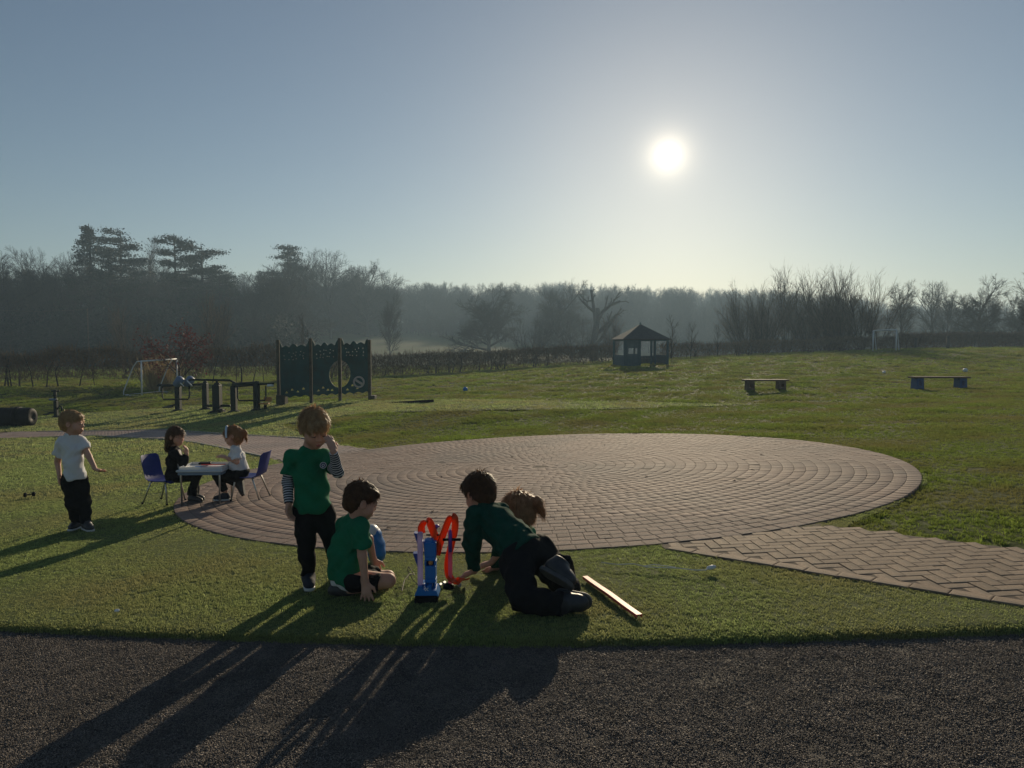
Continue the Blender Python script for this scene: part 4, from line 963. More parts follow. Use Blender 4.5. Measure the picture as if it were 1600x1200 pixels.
# ---- boy kneeling on the turf, green T-shirt
y0 = G(560, 930, TZ).y+.02
J = dict(head=P(565, 781, y0-.0), neck=P(556, 810, y0), sL=P(536, 822, y0+.09), sR=P(563, 824, y0-.07), eL=P(576, 842, y0+.22), eR=P(566, 868, y0-.10), wL=P(584, 876, y0+.25), wR=P(571, 911, y0-.10),
         pel=P(543, 899, y0+.02), hL=P(549, 903, y0+.09), hR=P(553, 905, y0-.04), kL=P(606, 902, y0+.20), kR=P(607, 907, y0-.0), aL=P(548, 919, y0+.12), aR=P(545, 922, y0-.0))
hf = nrm((.80, .38, -.42)); hu = nrm((.30, .12, .95)); bf = (.85, .4, 0)
o, A_, fr = person(G(560, 930, TZ), 'boy in green T-shirt and black shorts kneeling beside the toy tower, hand on turf', J, 1.08, 1.10, hf, hu, bf, .0045,
    handR=dict(d=(.12, -.12, -1), nrml=(-.1, -1, .05), curl=.1, spread=.75), handL=dict(d=(.3, .1, -1), nrml=(-.4, .6, 0), curl=.4, spread=.2))
face_bits(A_['head'], hf, hu, 1.10, o, browm='hair_dark')
hair(A_['head'], hf, hu, 1.10, o, 'hair_dark', 5, .026, n=2400, wild=.8)
def hump(sd): sd.ell(np.array(P(529, 868, y0+.02)), (.06, .075, .12), None, .06)
top(o, A_, fr, 1.08, 'shirt_green', .78, -.028, .022, 't_shirt', extra=hump, flare=1.1)
def wlin(sd): pass
top(o, A_, fr, 1.04, 'white_cloth', .2, -.062, .016, 'white_undershirt', extra=lambda sd: sd.ell(np.array(P(531, 885, y0+.02)), (.05, .06, .09), None, .05), flare=1.08)
trousers(o, A_, fr, 1.06, 'black_cloth', .72, .010, 'shorts')
M['white_shorts'] = M['white_cloth']
for q in 'LR':
    t = A_['a'+q]+np.array([-.12, -.02, -.01]); a = A_['a'+q].copy(); a[2] = max(a[2], gz(a[0], a[1])+TZ+.035); t[2] = gz(t[0], t[1])+TZ+.03
    shoe('shoe', a, a+nrm(t-a)*.12, o, 'shoe', 1.0, up=(.3, -.9, .2))

# ---- boy on hands and knees, dark green jumper
y0 = G(742, 906, TZ).y-.10
yk = G(830, 955, TZ).y
J = dict(head=P(748, 768, y0+.10), neck=P(757, 793, y0+.06), sL=P(741, 806, y0-.03), sR=P(782, 800, y0+.13), eL=P(737, 851, y0-.02), eR=P(782, 850, y0+.28), wL=P(741, 892, y0+.04), wR=P(776, 886, y0+.32),
         pel=P(822, 866, y0-.22), hL=P(808, 876, y0-.28), hR=P(842, 862, y0-.16), kL=P(816, 934, yk+.02), kR=P(884, 918, yk+.25), aL=P(878, 945, yk-.05), aR=P(876, 880, yk+.12))
hf = nrm((-.62, .70, -.35)); hu = nrm((-.30, .15, .95)); bf = (-.55, .35, -.75)
o, A_, fr = person(G(790, 935, TZ), 'boy in dark green jumper and black trousers on hands and knees', J, 1.22, 1.18, hf, hu, bf, .005,
    handL=dict(d=(-.75, .3, -.42), nrml=(-.3, .1, 1), curl=.15, spread=.5), handR=dict(d=(-.8, .3, -.3), nrml=(0, .1, 1), curl=.2, spread=.4))
hair(A_['head'], hf, hu, 1.20, o, 'hair_dark', 8, .034, n=2800, wild=.9)
top(o, A_, fr, 1.22, 'jumper_green', 1.9, -.0, .026, 'jumper', flare=1.12, noise=[(34, 12, 75, .0045, .3), (-58, 20, 50, .0036, 1.9), (90, -40, 60, .0014, .8)], neckcut=.045)
trousers(o, A_, fr, 1.42, 'black_cloth', 2.04, .018)
shoe('shoe', A_['aL'], np.array(P(912, 951, yk-.10)), o, 'shoe', 1.42, up=(-.25, -.9, -.1))
shoe('shoe', A_['aR'], np.array(P(906, 896, yk+.02)), o, 'shoe', 1.42, up=(-.3, .85, .5))

# ---- girl behind him
y0 = G(800, 888, TZ).y+.06
J = dict(head=P(808, 794, y0), neck=P(810, 822, y0+.03), sL=P(795, 832, y0-.08), sR=P(826, 832, y0+.12), eL=P(783, 862, y0-.12), eR=P(806, 862, y0+.2), wL=P(766, 880, y0-.12), wR=P(786, 878, y0+.2),
         pel=P(822, 872, y0+.06), hL=P(818, 874, y0), hR=P(828, 874, y0+.12), kL=P(790, 884, y0+.0), kR=P(796, 882, y0+.2), aL=P(836, 884, y0+.05), aR=P(842, 884, y0+.16))
hf = nrm((-.82, .25, -.45)); hu = nrm((-.4, 0, .9))
o, A_, fr = person(G(815, 886, TZ), 'girl with wispy brown ponytail crouching half hidden behind the boy in the dark green jumper', J, 1.02, 1.08, hf, hu, (-.9, .2, 0), .0055,
    handL=dict(d=(-.9, -.1, -.25), nrml=(0, -.2, 1), curl=.3, spread=.3), handR=dict(d=(-.9, -.1, -.25), nrml=(0, -.2, 1), curl=.3, spread=.3))
def pony(sd, L):
    sd.cap(L(0, -.09, .03), L(.02, -.13, -.01), .026, .034, .02); sd.cap(L(.02, -.13, -.01), L(.02, -.135, -.10), .034, .018, .02)
hair(A_['head'], hf, hu, 1.08, o, 'hair_brown', 11, .05, 'long', n=3600, extra=pony, wild=1.5)
top(o, A_, fr, 1.02, 'shirt_green', .6, -.03, .016, 't_shirt')
trousers(o, A_, fr, 1.02, 'black_cloth', 1.7, .008)

# ---- girl on the left chair, black cardigan
yt = G(316, 784, TZ).y+.08; T1 = yt
J = dict(head=P(275, 681, T1), neck=P(272, 699, T1), sL=P(276, 708, T1+.10), sR=P(272, 708, T1-.10), eL=P(288, 722, T1+.1), eR=P(286, 724, T1-.12), wL=P(292, 708, T1+.02), wR=P(292, 710, T1-.06),
         pel=P(273, 742, T1), hL=P(276, 744, T1+.06), hR=P(276, 745, T1-.06), kL=P(307, 742, T1+.07), kR=P(306, 744, T1-.08), aL=P(303, 772, T1+.06), aR=P(300, 774, T1-.09))
hf = nrm((.9, -.25, -.1)); hu = nrm((.1, 0, 1)); bf = (1, -.15, 0)
o, A_, fr = person(G(275, 782, TZ), 'girl with long brown hair in black cardigan sitting on the left blue chair', J, 1.0, 1.02, hf, hu, bf, .0065,
    handL=dict(d=(-.1, -.1, 1), nrml=(.9, .2, 0), curl=.6, spread=.1), handR=dict(d=(-.1, .1, 1), nrml=(.9, -.2, 0), curl=.6, spread=.1))
def longh(sd, L): sd.cap(L(0, -.06, -.02), L(0, -.085, -.15), .06, .045, .03)
hair(A_['head'], hf, hu, 1.02, o, 'hair_chestnut', 14, .05, 'long', n=1800, extra=longh, wild=.8)
top(o, A_, fr, 1.0, 'white_cloth', .3, -.02, .012, 'shirt')
def openc(sd):
    sd.cap(np.array(A_['neck'])+np.array([.10, -.03, -.05]), np.array(A_['pel'])+np.array([.12, -.03, .0]), .05, .055, .01, op='s')
top(o, A_, fr, 1.04, 'black_cloth', 1.8, -.05, .018, 'cardigan', extra=openc)
trousers(o, A_, fr, 1.0, 'black_cloth', 1.98, .010, flare=.018)
for q in 'LR': a = A_['a'+q].copy(); a[2] = gz(a[0], a[1])+TZ+.07; shoe('shoe', a, a+np.array([.12, -.02, 0]), o, 'shoe', .95)

# ---- girl on the right chair, white shirt, pale headband
J = dict(head=P(363, 680, T1), neck=P(368, 697, T1), sL=P(369, 705, T1-.10), sR=P(368, 705, T1+.10), eL=P(370, 722, T1-.14), eR=P(364, 722, T1+.12), wL=P(353, 715, T1-.1), wR=P(352, 714, T1+.05),
         pel=P(374, 738, T1), hL=P(372, 741, T1-.06), hR=P(372, 740, T1+.06), kL=P(339, 743, T1-.07), kR=P(343, 741, T1+.08), aL=P(352, 768, T1-.06), aR=P(371, 757, T1+.06))
hf = nrm((-.85, -.25, -.42)); hu = nrm((-.35, 0, .94)); bf = (-1, -.1, 0)
o, A_, fr = person(G(372, 775, TZ), 'ginger girl with pale headband in white shirt sitting on the right blue chair', J, 1.0, 1.02, hf, hu, bf, .0065,
    handL=dict(d=(-.9, .1, .25), nrml=(0, -.3, 1), curl=.5, spread=.2), handR=dict(d=(-.9, 0, .2), nrml=(0, .2, 1), curl=.5, spread=.2))
def pony2(sd, L): sd.cap(L(0, -.085, .03), L(0, -.125, -.02), .024, .03, .02); sd.cap(L(0, -.125, -.02), L(0, -.12, -.11), .03, .014, .02)
hair(A_['head'], hf, hu, 1.02, o, 'hair_ginger', 17, .045, 'long', n=1800, extra=pony2, wild=.9)
face_bits(A_['head'], hf, hu, 1.02, o, browm='hair_ginger')
M['headband'] = mat('headband', (.35, .45, .55), .8, (.42, .52, .6), 30)
hc = np.array(A_['head']); sx, fy, uz = frame(hf, hu); mb = MB(); pts = [Vector(hc+1.02*(sx*(.089*math.cos(a))+fy*(.05-.03*math.sin(a))+uz*(.022+.092*math.sin(a))))-o.location for a in np.linspace(-.3, math.pi+.3, 22)]
mb.tube(pts, .0115, 8); mb.build('headband', M['headband'], o, True)
top(o, A_, fr, 1.0, 'white_cloth', .75, -.015, .020, 'shirt', flare=1.1)
def sk(sd): pass
trousers(o, A_, fr, 1.0, 'black_cloth', 1.96, .009, 'leggings', noise=None)
sd = Sd(); 
for q in 'LR': sd.cap(A_['h'+q], A_['h'+q]+(A_['k'+q]-A_['h'+q])*.7, .085, .075, .05, cut=1)
sd.ell(A_['pel'], (.11, .10, .085), None, .04); sd.plane(A_['pel']+np.array([0, 0, .04]), (0, 0, 1)); part('skirt', sd, M['black_cloth'], o, .0065, FOLD)
a = A_['aL'].copy(); a[2] = gz(a[0], a[1])+TZ+.07; shoe('shoe', a, a+np.array([-.12, -.02, -.0]), o, 'navy_cloth', .98, sole='sole_white')
a = A_['aR'].copy(); shoe('shoe', a, a+np.array([.02, -.02, -.12]), o, 'shoe', .98, up=(-1, 0, 0))

# ---- boy at the left, white polo shirt
y0 = G(130, 827, TZ).y
J = dict(head=P(113, 660, y0), neck=P(112, 680, y0), sL=P(126, 689, y0+.05), sR=P(96, 690, y0-.02), eL=P(139, 713, y0+.0), eR=P(90, 722, y0+.04), wL=P(149, 733, y0-.10), wR=P(93, 744, y0-.02),
         pel=P(117, 744, y0), hL=P(125, 750, y0+.04), hR=P(109, 750, y0-.02), kL=P(131, 786, y0+.02), kR=P(114, 788, y0-.02), aL=P(135, 818, y0-.0), aR=P(121, 816, y0+.10))
hf = nrm((.90, .12, -.08)); hu = nrm((.05, 0, 1)); bf = (.45, -.9, 0)
o, A_, fr = person(G(128, 827, TZ), 'boy in white polo shirt and black trousers standing on the turf at the left', J, 1.05, 1.10, hf, hu, bf, .0055,
    handL=dict(d=(.8, -.3, -.15), nrml=(-.1, -.3, -1), curl=.2, spread=.5), handR=dict(d=(.1, -.1, -1), nrml=(-.9, -.2, 0), curl=.6, spread=.1))
face_bits(A_['head'], hf, hu, 1.10, o, browm='hair_blond')
hair(A_['head'], hf, hu, 1.10, o, 'hair_blond', 21, .024, n=1600, wild=.7)
top(o, A_, fr, 1.05, 'white_cloth', .62, -.028, .020, 'polo_shirt', flare=1.08)
sx, fy, uz, sm, tl, w_ = fr; mb = MB(); nk = Vector(A_['neck'])-o.location
mb.tube([nk+Vector(sx)*(.052*math.cos(a))+Vector(fy)*(.055*math.sin(a)*-1)*-1+Vector(uz)*(.006-.018*math.sin(a)) for a in np.linspace(-3.6, .46, 16)], .011, 7); mb.build('collar', M['white_cloth'], o, True)
trousers(o, A_, fr, 1.05, 'black_cloth', 1.97, .014)
for q, d in (('R', (.02, -1, 0)), ('L', (.75, -.65, 0))): a = A_['a'+q].copy(); a[2] = gz(a[0], a[1])+TZ+.07; shoe('shoe', a, a+nrm(d)*.125, o, 'shoe', 1.05, sole='sole_white')
# ---------------------------------------------------------------- things on the ground
from mathutils.geometry import tessellate_polygon
M['wall_green'] = mat('wall_green', (.008, .045, .045), .8, (.012, .06, .058), 3, bump=.001, col3=(.015, .04, .035), scale3=2)
M['post_green'] = mat('post_wood', (.04, .035, .022), .9, (.07, .06, .04), 8, bump=.004)
M['pale_ring'] = mat('pale_ring', (.32, .27, .24), .8)
M['gym_dark'] = mat('gym_dark', (.006, .012, .011), .6, (.01, .018, .016), 9, spec=.2)
M['gym_pad'] = mat('gym_pad', (.08, .13, .22), .5); M['gym_orange'] = mat('gym_orange', (.5, .22, .06), .5)
M['white_paint'] = mat('white_paint', (.62, .64, .66), .45, (.5, .52, .55), 12)
M['steel'] = mat('steel', (.42, .41, .38), .35, metal=.8)
M['chair_blue'] = mat('chair_blue', (.012, .024, .15), .5, (.017, .03, .18), 14, spec=.12)
M['table_top'] = mat('table_top', (.42, .48, .52), .4); M['table_edge'] = mat('table_edge', (.12, .18, .25), .5)
M['tray'] = mat('tray', (.6, .64, .66), .35, trans=.2)
M['bench_wood'] = mat('bench_wood', (.07, .045, .03), .8, (.11, .07, .045), 8, bump=.003)
M['bench_blue'] = mat('bench_blue', (.02, .06, .16), .6, (.03, .08, .19), 8)
M['shelter_paint'] = mat('shelter_paint', (.02, .06, .075), .8, (.03, .075, .09), 5, bump=.002)
M['shelter_roof'] = mat('shelter_roof', (.03, .035, .04), .9, (.045, .05, .05), 7, bump=.004)
M['black_plastic'] = mat('black_plastic', (.006, .006, .007), .6, (.01, .01, .012), 8, spec=.08)
M['orange_track'] = mat('orange_track', (.8, .10, .015), .3, trans=.5, spec=.6)
M['pink_track'] = mat('faded_track', (.5, .06, .045), .55, spec=.38)
M['toy_blue'] = mat('toy_blue', (.01, .14, .42), .4, trans=.08, spec=.6); M['toy_deep'] = mat('toy_deep_blue', (.01, .035, .22), .4, spec=.6)
M['clear'] = mat('clear_column', (.42, .38, .52), .15, trans=.6, spec=.8); M['clear_red'] = mat('clear_column_pink', (.55, .2, .3), .15, trans=.6, spec=.8)
M['purple'] = mat('toy_purple', (.12, .05, .3), .4); M['foil'] = mat('silver_bits', (.25, .25, .26), .5, metal=.2)
M['bag_blue'] = mat('bag_blue', (.01, .14, .4), .35, (.012, .18, .48), 9, trans=.2); M['bag_white'] = mat('bag_white', (.6, .62, .64), .4, trans=.35)
M['red_plastic'] = mat('red_plastic', (.5, .03, .03), .4); M['paper'] = mat('paper', (.7, .7, .7), .8)
def loops(mb, outer, holes, d, o, R):
    """flat board in local xz with real holes, depth d along y"""
    ls = [outer]+holes; vs2 = [p for l in ls for p in l]; n = len(vs2)
    tri = tessellate_polygon([[Vector((x, 0, z)) for x, z in l] for l in ls])
    vs = [o+R@Vector((x, -d/2, z)) for x, z in vs2]+[o+R@Vector((x, d/2, z)) for x, z in vs2]; fs = [tuple(t) for t in tri]+[tuple(i+n for i in reversed(t)) for t in tri]; b = 0
    for l in ls:
        m = len(l)
        for i in range(m): fs.append((b+i, b+(i+1) % m, b+(i+1) % m+n, b+i+n))
        b += m
    mb.add(vs, fs)
# --- climbing wall
a = G(436, 634); b = G(578, 625.5); ax = Vector((b.x-a.x, b.y-a.y, 0)); Lw = ax.length; ax.normalize(); Rw = Matrix((ax, Vector((-ax.y, ax.x, 0)), Vector((0, 0, 1)))).transposed()
sc = Lw/142.
o = empty('climbing_wall', a, 0, 'dark green climbing wall of three wavy-topped boards with an oval crawl hole', 'climbing wall')
# uphill: the foot line rises along the wall
rise = (b.z-a.z)/Lw
def wl(px, up): x = (px-436)*sc; return (x, x*rise+up*sc)
px_ = [436, 487, 532, 578]; tops = [101, 100, 97.5, 92]
for p_, t_ in zip(px_, tops):
    x, z = wl(p_, t_); mb = MB(); w_ = 4.6*sc; mb.box((0, 0, z/2-.1), (w_, w_, z+.2), None, .012); q = mb.build('post', M['post_green'], o); q.location = Rw@Vector((x, .0, 0)); q.rotation_euler = Rw.to_euler()
def wave(x0, x1, up, amp, n, ph, cr):
    outp = []
    for i in range(n+1):
        f = i/n; v = up-amp*abs(math.sin(ph+f*math.pi*cr))**.8; outp.append(wl(x0+(x1-x0)*f, v))
    return outp
def oval(cx, cz, rx, rz, a0, a1, n=14): return [wl(cx+rx*math.cos(t), cz+rz*math.sin(t)) for t in np.linspace(a0, a1, n)]
rs = np.random.RandomState(4)
for k, (x0, x1) in enumerate(((438.8, 484.4), (489.6, 529.4), (534.6, 575.4))):
    top_ = [wl(x0, 98)]+[wl(x0+3, 92)]+[wl(x0+4+(x1-x0-8)*i/24, 88-2.5*k*.4+4.5*abs(math.sin(.3+i/24*math.pi*3))*(1.2 if 7 < i < 17 else .7)) for i in range(25)]+[wl(x1-3, 91)]+[wl(x1, 97-1.5*k)]
    bot = [wl(x0+(x1-x0)*i/16, 11+3*abs(math.sin(i/16*math.pi*3+k))) for i in range(17)]
    if k == 1: right = oval(532, 43, 16.5, 21, math.pi*1.5-.15, math.pi*.5+.15); right = right[::-1]; right = right[::-1]
    outer_ = []
    if k == 0: outer_ = bot+top_[::-1]
    elif k == 1: outer_ = bot+oval(532, 43, 16.5, 21, -math.pi/2-.17, -math.pi*1.5+.17)+top_[::-1]
    else: outer_ = bot+top_[::-1]+oval(532, 43, 16.5, 21, math.pi/2-.17, -math.pi/2+.17)
    holes = []
    for r_ in range(3):
        for c_ in range(6):
            hx = x0+5+(x1-x0-10)*(c_+.25+.5*rs.rand())/6; hz_ = 80-r_*5+rs.uniform(-1.2, 1.2)
            if rs.rand() < .72: holes.append([wl(hx+.75*math.cos(t), hz_+.8*math.sin(t)) for t in np.linspace(0, 5.4, 7)])
    for c_ in range(4):
        hx = x0+5+(x1-x0-10)*(c_+.5)/4; hz_ = 19.5+4.5*(c_ % 2)+rs.uniform(-.6, .6)
        if k == 1 and c_ == 3: hx -= 1; hz_ = 19
        if k == 2 and c_ == 0: hz_ = 18.5
        holes.append([wl(hx-2.4, hz_-1.2), wl(hx+2.4, hz_-1.2), wl(hx+1.2, hz_+1.2), wl(hx, hz_+2.1), wl(hx-1.2, hz_+1.2)])
    mb = MB(); loops(mb, outer_, holes, .035, Vector((0, 0, 0)), Rw); mb.build('board', M['wall_green'], o)
mb = MB(); cx, cz = wl(561.5, 29); ringm(mb, Rw@Vector((cx, -.03, cz)), Rw, 6.3*sc, 9*sc, .02, 26)
mb.build('ring_emblem', M['pale_ring'], o)
mb = MB(); mb.box(Rw@Vector((cx, -.032, cz)), (11.5*sc, .02, 3.4*sc), Rw@Matrix.Rotation(.55, 3, 'Y')); mb.build('emblem_bar', M['pale_ring'], o)
for p_, w_, h_ in ((440, 14, 17), (582, 9, 8)):
    x, z = wl(p_, 0); mb = MB(); mb.box((0, 0, h_*sc/2), (w_*sc, .34, h_*sc), None, .015); q = mb.build('foot_block', M['post_green'], o); q.location = Rw@Vector((x, .05, z-.02)); q.rotation_euler = Rw.to_euler()

# --- outdoor gym
def gym(name, px0, py0, label, items, cat='gym machine', y=None):
    """items in photo pixels relative to the foot of the machine, at its distance"""
    g0 = G(px0, py0); o = empty(name, g0, 0, label, cat); k = g0.y/F*1.0
    def Q(px, up, dy=0): return Vector(((px-px0)*k, dy, up*k+(gz(g0.x+(px-px0)*k, g0.y+dy)-g0.z if up <= 0 else 0)))
    for it in items:
        t = it[0]; mb = MB()
        if t == 'post':
            _, px, h, w_, dy = it; p = Q(px, 0, dy); mb.box((p.x, p.y, p.z+h*k/2-.05), (w_*k, w_*k*1.3, h*k+.1), None, .02); mb.build('post', M['gym_dark'], o)
            mb = MB(); mb.lathe(p+Vector((0, 0, -.03)), [(w_*k*1.5, 0), (w_*k*1.45, .05), (w_*k*1.0, .10), (w_*k*.5, .13)], 14); mb.build('foot', M['gym_dark'], o, True)
            mb = MB(); mb.lathe(p+Vector((0, 0, h*k)), [(w_*k*.45, 0), (w_*k*.42, .05), (.02, .09)], 12); mb.build('cap', M['gym_dark'], o, True)
        elif t == 'bar': mb.tube([Q(*q) for q in it[1]], it[2], 8); mb.build(it[3], M[it[4] if len(it) > 4 else 'gym_dark'], o, True)
        elif t == 'box': mb.box(Q(*it[1]), it[2], it[5] if len(it) > 5 else None, .015); mb.build(it[3], M[it[4]], o)
        elif t == 'pad':
            c = Q(*it[1]); R = Matrix.Rotation(it[2], 3, 'Y'); mb.lathe(c, [(.10, -.20), (.15, -.17), (.16, .15), (.11, .20)], 12, R@Matrix.Rotation(.3, 3, 'X')); mb.build('seat_pad', M['gym_pad'], o, True)
    return o
def loopbar(x0, x1, u0, u1, dy): return [(x0, u1, dy), (x0, u0+4, dy), (x0+2, u0, dy), (x1-2, u0, dy), (x1, u0+4, dy), (x1, u1, dy)]
gym('pull_machine', 279, 643, 'left green gym machine with two pale blue pads and hanging loop handles', [
 ('post', 279, 40, 7.5, 0), ('post', 319, 43, 7.5, .15), ('bar', [(250, 42, -.1), (262, 41, -.1), (300, 42, .1), (322, 43, .15)], .045, 'beam'),
 ('bar', loopbar(259, 301, 20, 41, -.25), .028, 'handle'), ('bar', [(252, 41, -.3), (270, 42, .1)], .03, 'arm'), ('pad', (282, 47, -.1), .7), ('pad', (296, 47, .05), .7),
 ('bar', [(283, 49, -.2), (292, 40, -.2)], .025, 'pad_strut', 'white_paint'), ('bar', [(296, 49, -.15), (304, 40, -.15)], .025, 'pad_strut', 'white_paint'),
 ('box', (268, 8, -.3), (.30, .3, .05), 'footrest', 'gym_dark'), ('bar', [(264, 8, -.3), (279, 12, 0)], .03, 'strut')])
gym('twist_machine', 340, 645, 'middle green gym machine with one thick post and stepping plates under a long bar', [
 ('post', 340, 44, 11, 0), ('bar', [(296, 51, 0), (300, 52, 0), (360, 51, 0), (368, 47, 0)], .04, 'top_bar'), ('bar', [(340, 44, 0), (340, 51, 0)], .05, 'bar_holder'),
 ('bar', [(322, 11, 0), (360, 11, 0)], .045, 'low_bar'), ('box', (350, 6, -.4), (.34, .3, .05), 'step_plate', 'gym_dark'), ('bar', [(350, 5, -.4), (352, -1, -.4)], .06, 'step_stem'), ('bar', [(340, 6, 0), (352, 2, -.4)], .04, 'step_arm')])
gym('press_machine', 366, 645, 'right green gym machine with two posts joined by a thick beam and an orange seat', [
 ('post', 366, 42, 8, 0), ('post', 400, 44, 8, .1), ('bar', [(364, 43, 0), (404, 46, .1)], .085, 'beam'), ('bar', [(398, 44, .1), (428, 46, .1)], .035, 'arm'),
 ('bar', loopbar(375, 419, 20, 43, -.2), .028, 'handle'), ('box', (422, 43, .1), (.2, .2, .08), 'arm_block', 'white_paint'),
 ('box', (411, 14, .2), (.36, .3, .05), 'seat', 'gym_orange'), ('box', (413, 20, .42), (.3, .05, .16), 'seat_back', 'gym_orange'), ('bar', [(412, 12, .2), (412, 0, .2)], .06, 'seat_stem')])
gym('exercise_bike', 88, 653, 'small dark exercise bike on the turf behind the boy in the white polo shirt', [
 ('post', 88, 27, 5, 0), ('bar', [(87, 27, 0), (87, 44, 0)], .05, 'handlebar_stem'), ('bar', [(82, 42, 0), (94, 42, 0)], .025, 'handlebar'), ('box', (84, 29, 0), (.24, .16, .07), 'saddle', 'gym_pad'),
 ('bar', [(90, 14, 0), (94, 19, 0), (97, 17, 0), (97, 11, 0)], .03, 'crank'), ('bar', [(86, 8, 0), (78, 8, 0), (72, 5, 0)], .035, 'pedal_arm'), ('box', (75, 6, -.1), (.2, .12, .04), 'pedal', 'gym_dark')], cat='exercise bike')

# --- goals
def goal(name, gx, gy, w_, h_, d, a, label, r=.035, net=True):
    o = empty(name, (gx, gy, gz(gx, gy)), 0, label, 'goal'); R = rotz(a); ct = MB()
    def q(x, y, z): v = R@Vector((x, y, 0)); return Vector((v.x, v.y, z+gz(gx+v.x, gy+v.y)-gz(gx, gy)))
    for s_ in (-1, 1):
        m = MB(); m.tube([q(s_*w_/2, 0, -.05), q(s_*w_/2, 0, h_)], r, 8); m.build('post', M['white_paint'], o, True)
        m = MB(); m.tube([q(s_*w_/2, 0, h_), q(s_*w_/2, d*.22, h_-.02), q(s_*w_/2, d*.45, h_*.82), q(s_*w_/2, d, h_*.12), q(s_*w_/2, d, .02)], r*.75, 8); m.build('back_stay', M['white_paint'], o, True)
        m = MB(); m.tube([q(s_*w_/2, 0, .03), q(s_*w_/2, d, .03)], r*.6, 6); m.build('ground_bar', M['white_paint'], o, True)
    m = MB(); m.tube([q(-w_/2, 0, h_), q(w_/2, 0, h_)], r, 8); m.build('crossbar', M['white_paint'], o, True)
    m = MB(); m.tube([q(-w_/2, d, .03), q(w_/2, d, .03)], r*.6, 6); m.build('rear_bar', M['white_paint'], o, True)
    return o
p = G(234, 622); p2 = P(266, 621, 35.)
gx, gy = P(250, 600, 35).x, 35.0
goal('small_goal', gx, gy, 1.9, 1.66, 1.35, math.radians(62), 'small white football goal beside the red-leaved tree on the left', .035)
gx, gy = P(1382, 540, 60).x, 60.; goal('football_goal', gx, gy, 1.7, 1.75, 1.6, math.radians(-35), 'small white football goal far off below the willow thicket on the right', .05)
# reeds behind the goal
tb = TB(5); rs = tb.rs; c = P(250, 600, 37.5)
for k in range(500):
    a0 = rs.normal(0, 1, 2)*.22; tb.sliver(arr(a0[0], a0[1], 0), arr(a0[0]*2.2+rs.normal(0, .1), a0[1]*2+rs.normal(0, .1), rs.uniform(.8, 1.9)), .03)
M['reed'] = mat('reed', (.32, .24, .12), .8, (.22, .16, .08), 4, trans=.3)
o = obj('reed_clump', mesh('reed_clump', np.array(tb.cv), np.array(tb.cf), M['reed']), label='clump of tall straw-coloured grass behind the small left goal', cat='plant'); o.location = (c.x, c.y, gz(c.x, c.y))

# --- benches
def bench(px, y, Lb, hb, a, label, leg):
    x = P(px, 500, y).x; o = empty('bench', (x, y, gz(x, y)), a, label, 'bench'); 
    z0 = 0
    for k in range(3): m = MB(); m.box((0, -.14+.14*k, hb-.03), (Lb, .125, .05), None, .008); m.build('seat_plank', M['bench_wood'], o)
    for s_ in (-1, 1):
        m = MB(); x0 = s_*(Lb/2-.22); hh = hb-.055
        outer_ = [(-.13, -.04), (-.05, -.04), (-.045, .05), (.045, .05), (.05, -.04), (.13, -.04), (.11, hh), (-.11, hh)]
        loops(m, outer_, [[(-.045, .12), (.045, .12), (.04, hh-.08), (-.04, hh-.08)]], .34, Vector((x0, 0, 0)), Matrix.Identity(3)); m.build('leg', M[leg], o)
bench(1470, 24.0, 1.86, .42, .02, 'low bench with dark plank seat and blue legs on the field at the right', 'bench_blue')
bench(1197.5, 25.0, 1.50, .40, 0, 'low brown bench in the middle of the sunlit field below the thicket', 'bench_wood')

# --- shelter
sx_, sy_ = P(1000, 560, 49).x, 49.0; o = empty('shelter', (sx_, sy_, gz(sx_, sy_)), math.radians(6), 'blue-green timber shelter with pointed roof at the far side of the field', 'shelter')
W2 = 1.42; HT = 1.62; base = -.15
for x, y, w_ in ((-W2, -W2, .13), (-.42, -W2, .13), (.34, -W2, .12), (.60, -W2, .1), (W2, -W2, .13), (-W2, W2, .13), (W2, W2, .13), (0, W2, .1)):
    m = MB(); m.box((x, y, (HT+base)/2), (w_, w_, HT-base), None, .01); m.build('post', M['shelter_paint'], o)
def planks(nm, x0, x1, y, z0, z1, n, horiz=False, hole=None):
    for k in range(n):
        a0 = x0+(x1-x0)*k/n; a1 = x0+(x1-x0)*(k+1)/n-.012; segs = [(z0, z1)]
        if hole and a1 > hole[0] and a0 < hole[1]: segs = [(z0, hole[2]), (hole[3], z1)]
        for s0, s1 in segs:
            m = MB(); m.box(((a0+a1)/2, y, (s0+s1)/2), (a1-a0, .03, s1-s0)); m.build(nm, M['shelter_paint'], o)
planks('wall_plank', -W2+.07, -.49, -W2, base+.05, HT-.02, 9, hole=(-1.08, -.62, .78, 1.15))
planks('wall_plank', -W2+.07, W2-.07, W2, base+.05, .62, 14)
for s_ in (-1, 1):
    m = MB(); m.box((s_*W2, 0, .3), (.03, 2*W2-.2, .8)); m.build('side_panel', M['shelter_paint'], o)
m = MB(); 
for y in (-W2, W2): m.box((0, y, HT+.06), (2*W2+.14, .12, .12))
for x in (-W2, W2): m.box((x, 0, HT+.061), (.12, 2*W2-.14, .12))
m.build('roof_beam', M['shelter_paint'], o)
e = W2+.17; az = HT+.12; ap = HT+1.12
m = MB(); m.add([(-e, -e, az), (e, -e, az), (e, e, az), (-e, e, az), (0, 0, ap), (-e, -e, az-.06), (e, -e, az-.06), (e, e, az-.06), (-e, e, az-.06), (0, 0, ap-.08)],
 [(0, 1, 4), (1, 2, 4), (2, 3, 4), (3, 0, 4), (6, 5, 9), (7, 6, 9), (8, 7, 9), (5, 8, 9), (0, 5, 6, 1), (1, 6, 7, 2), (2, 7, 8, 3), (3, 8, 5, 0)]); rf = m.build('roof', M['shelter_roof'], o)
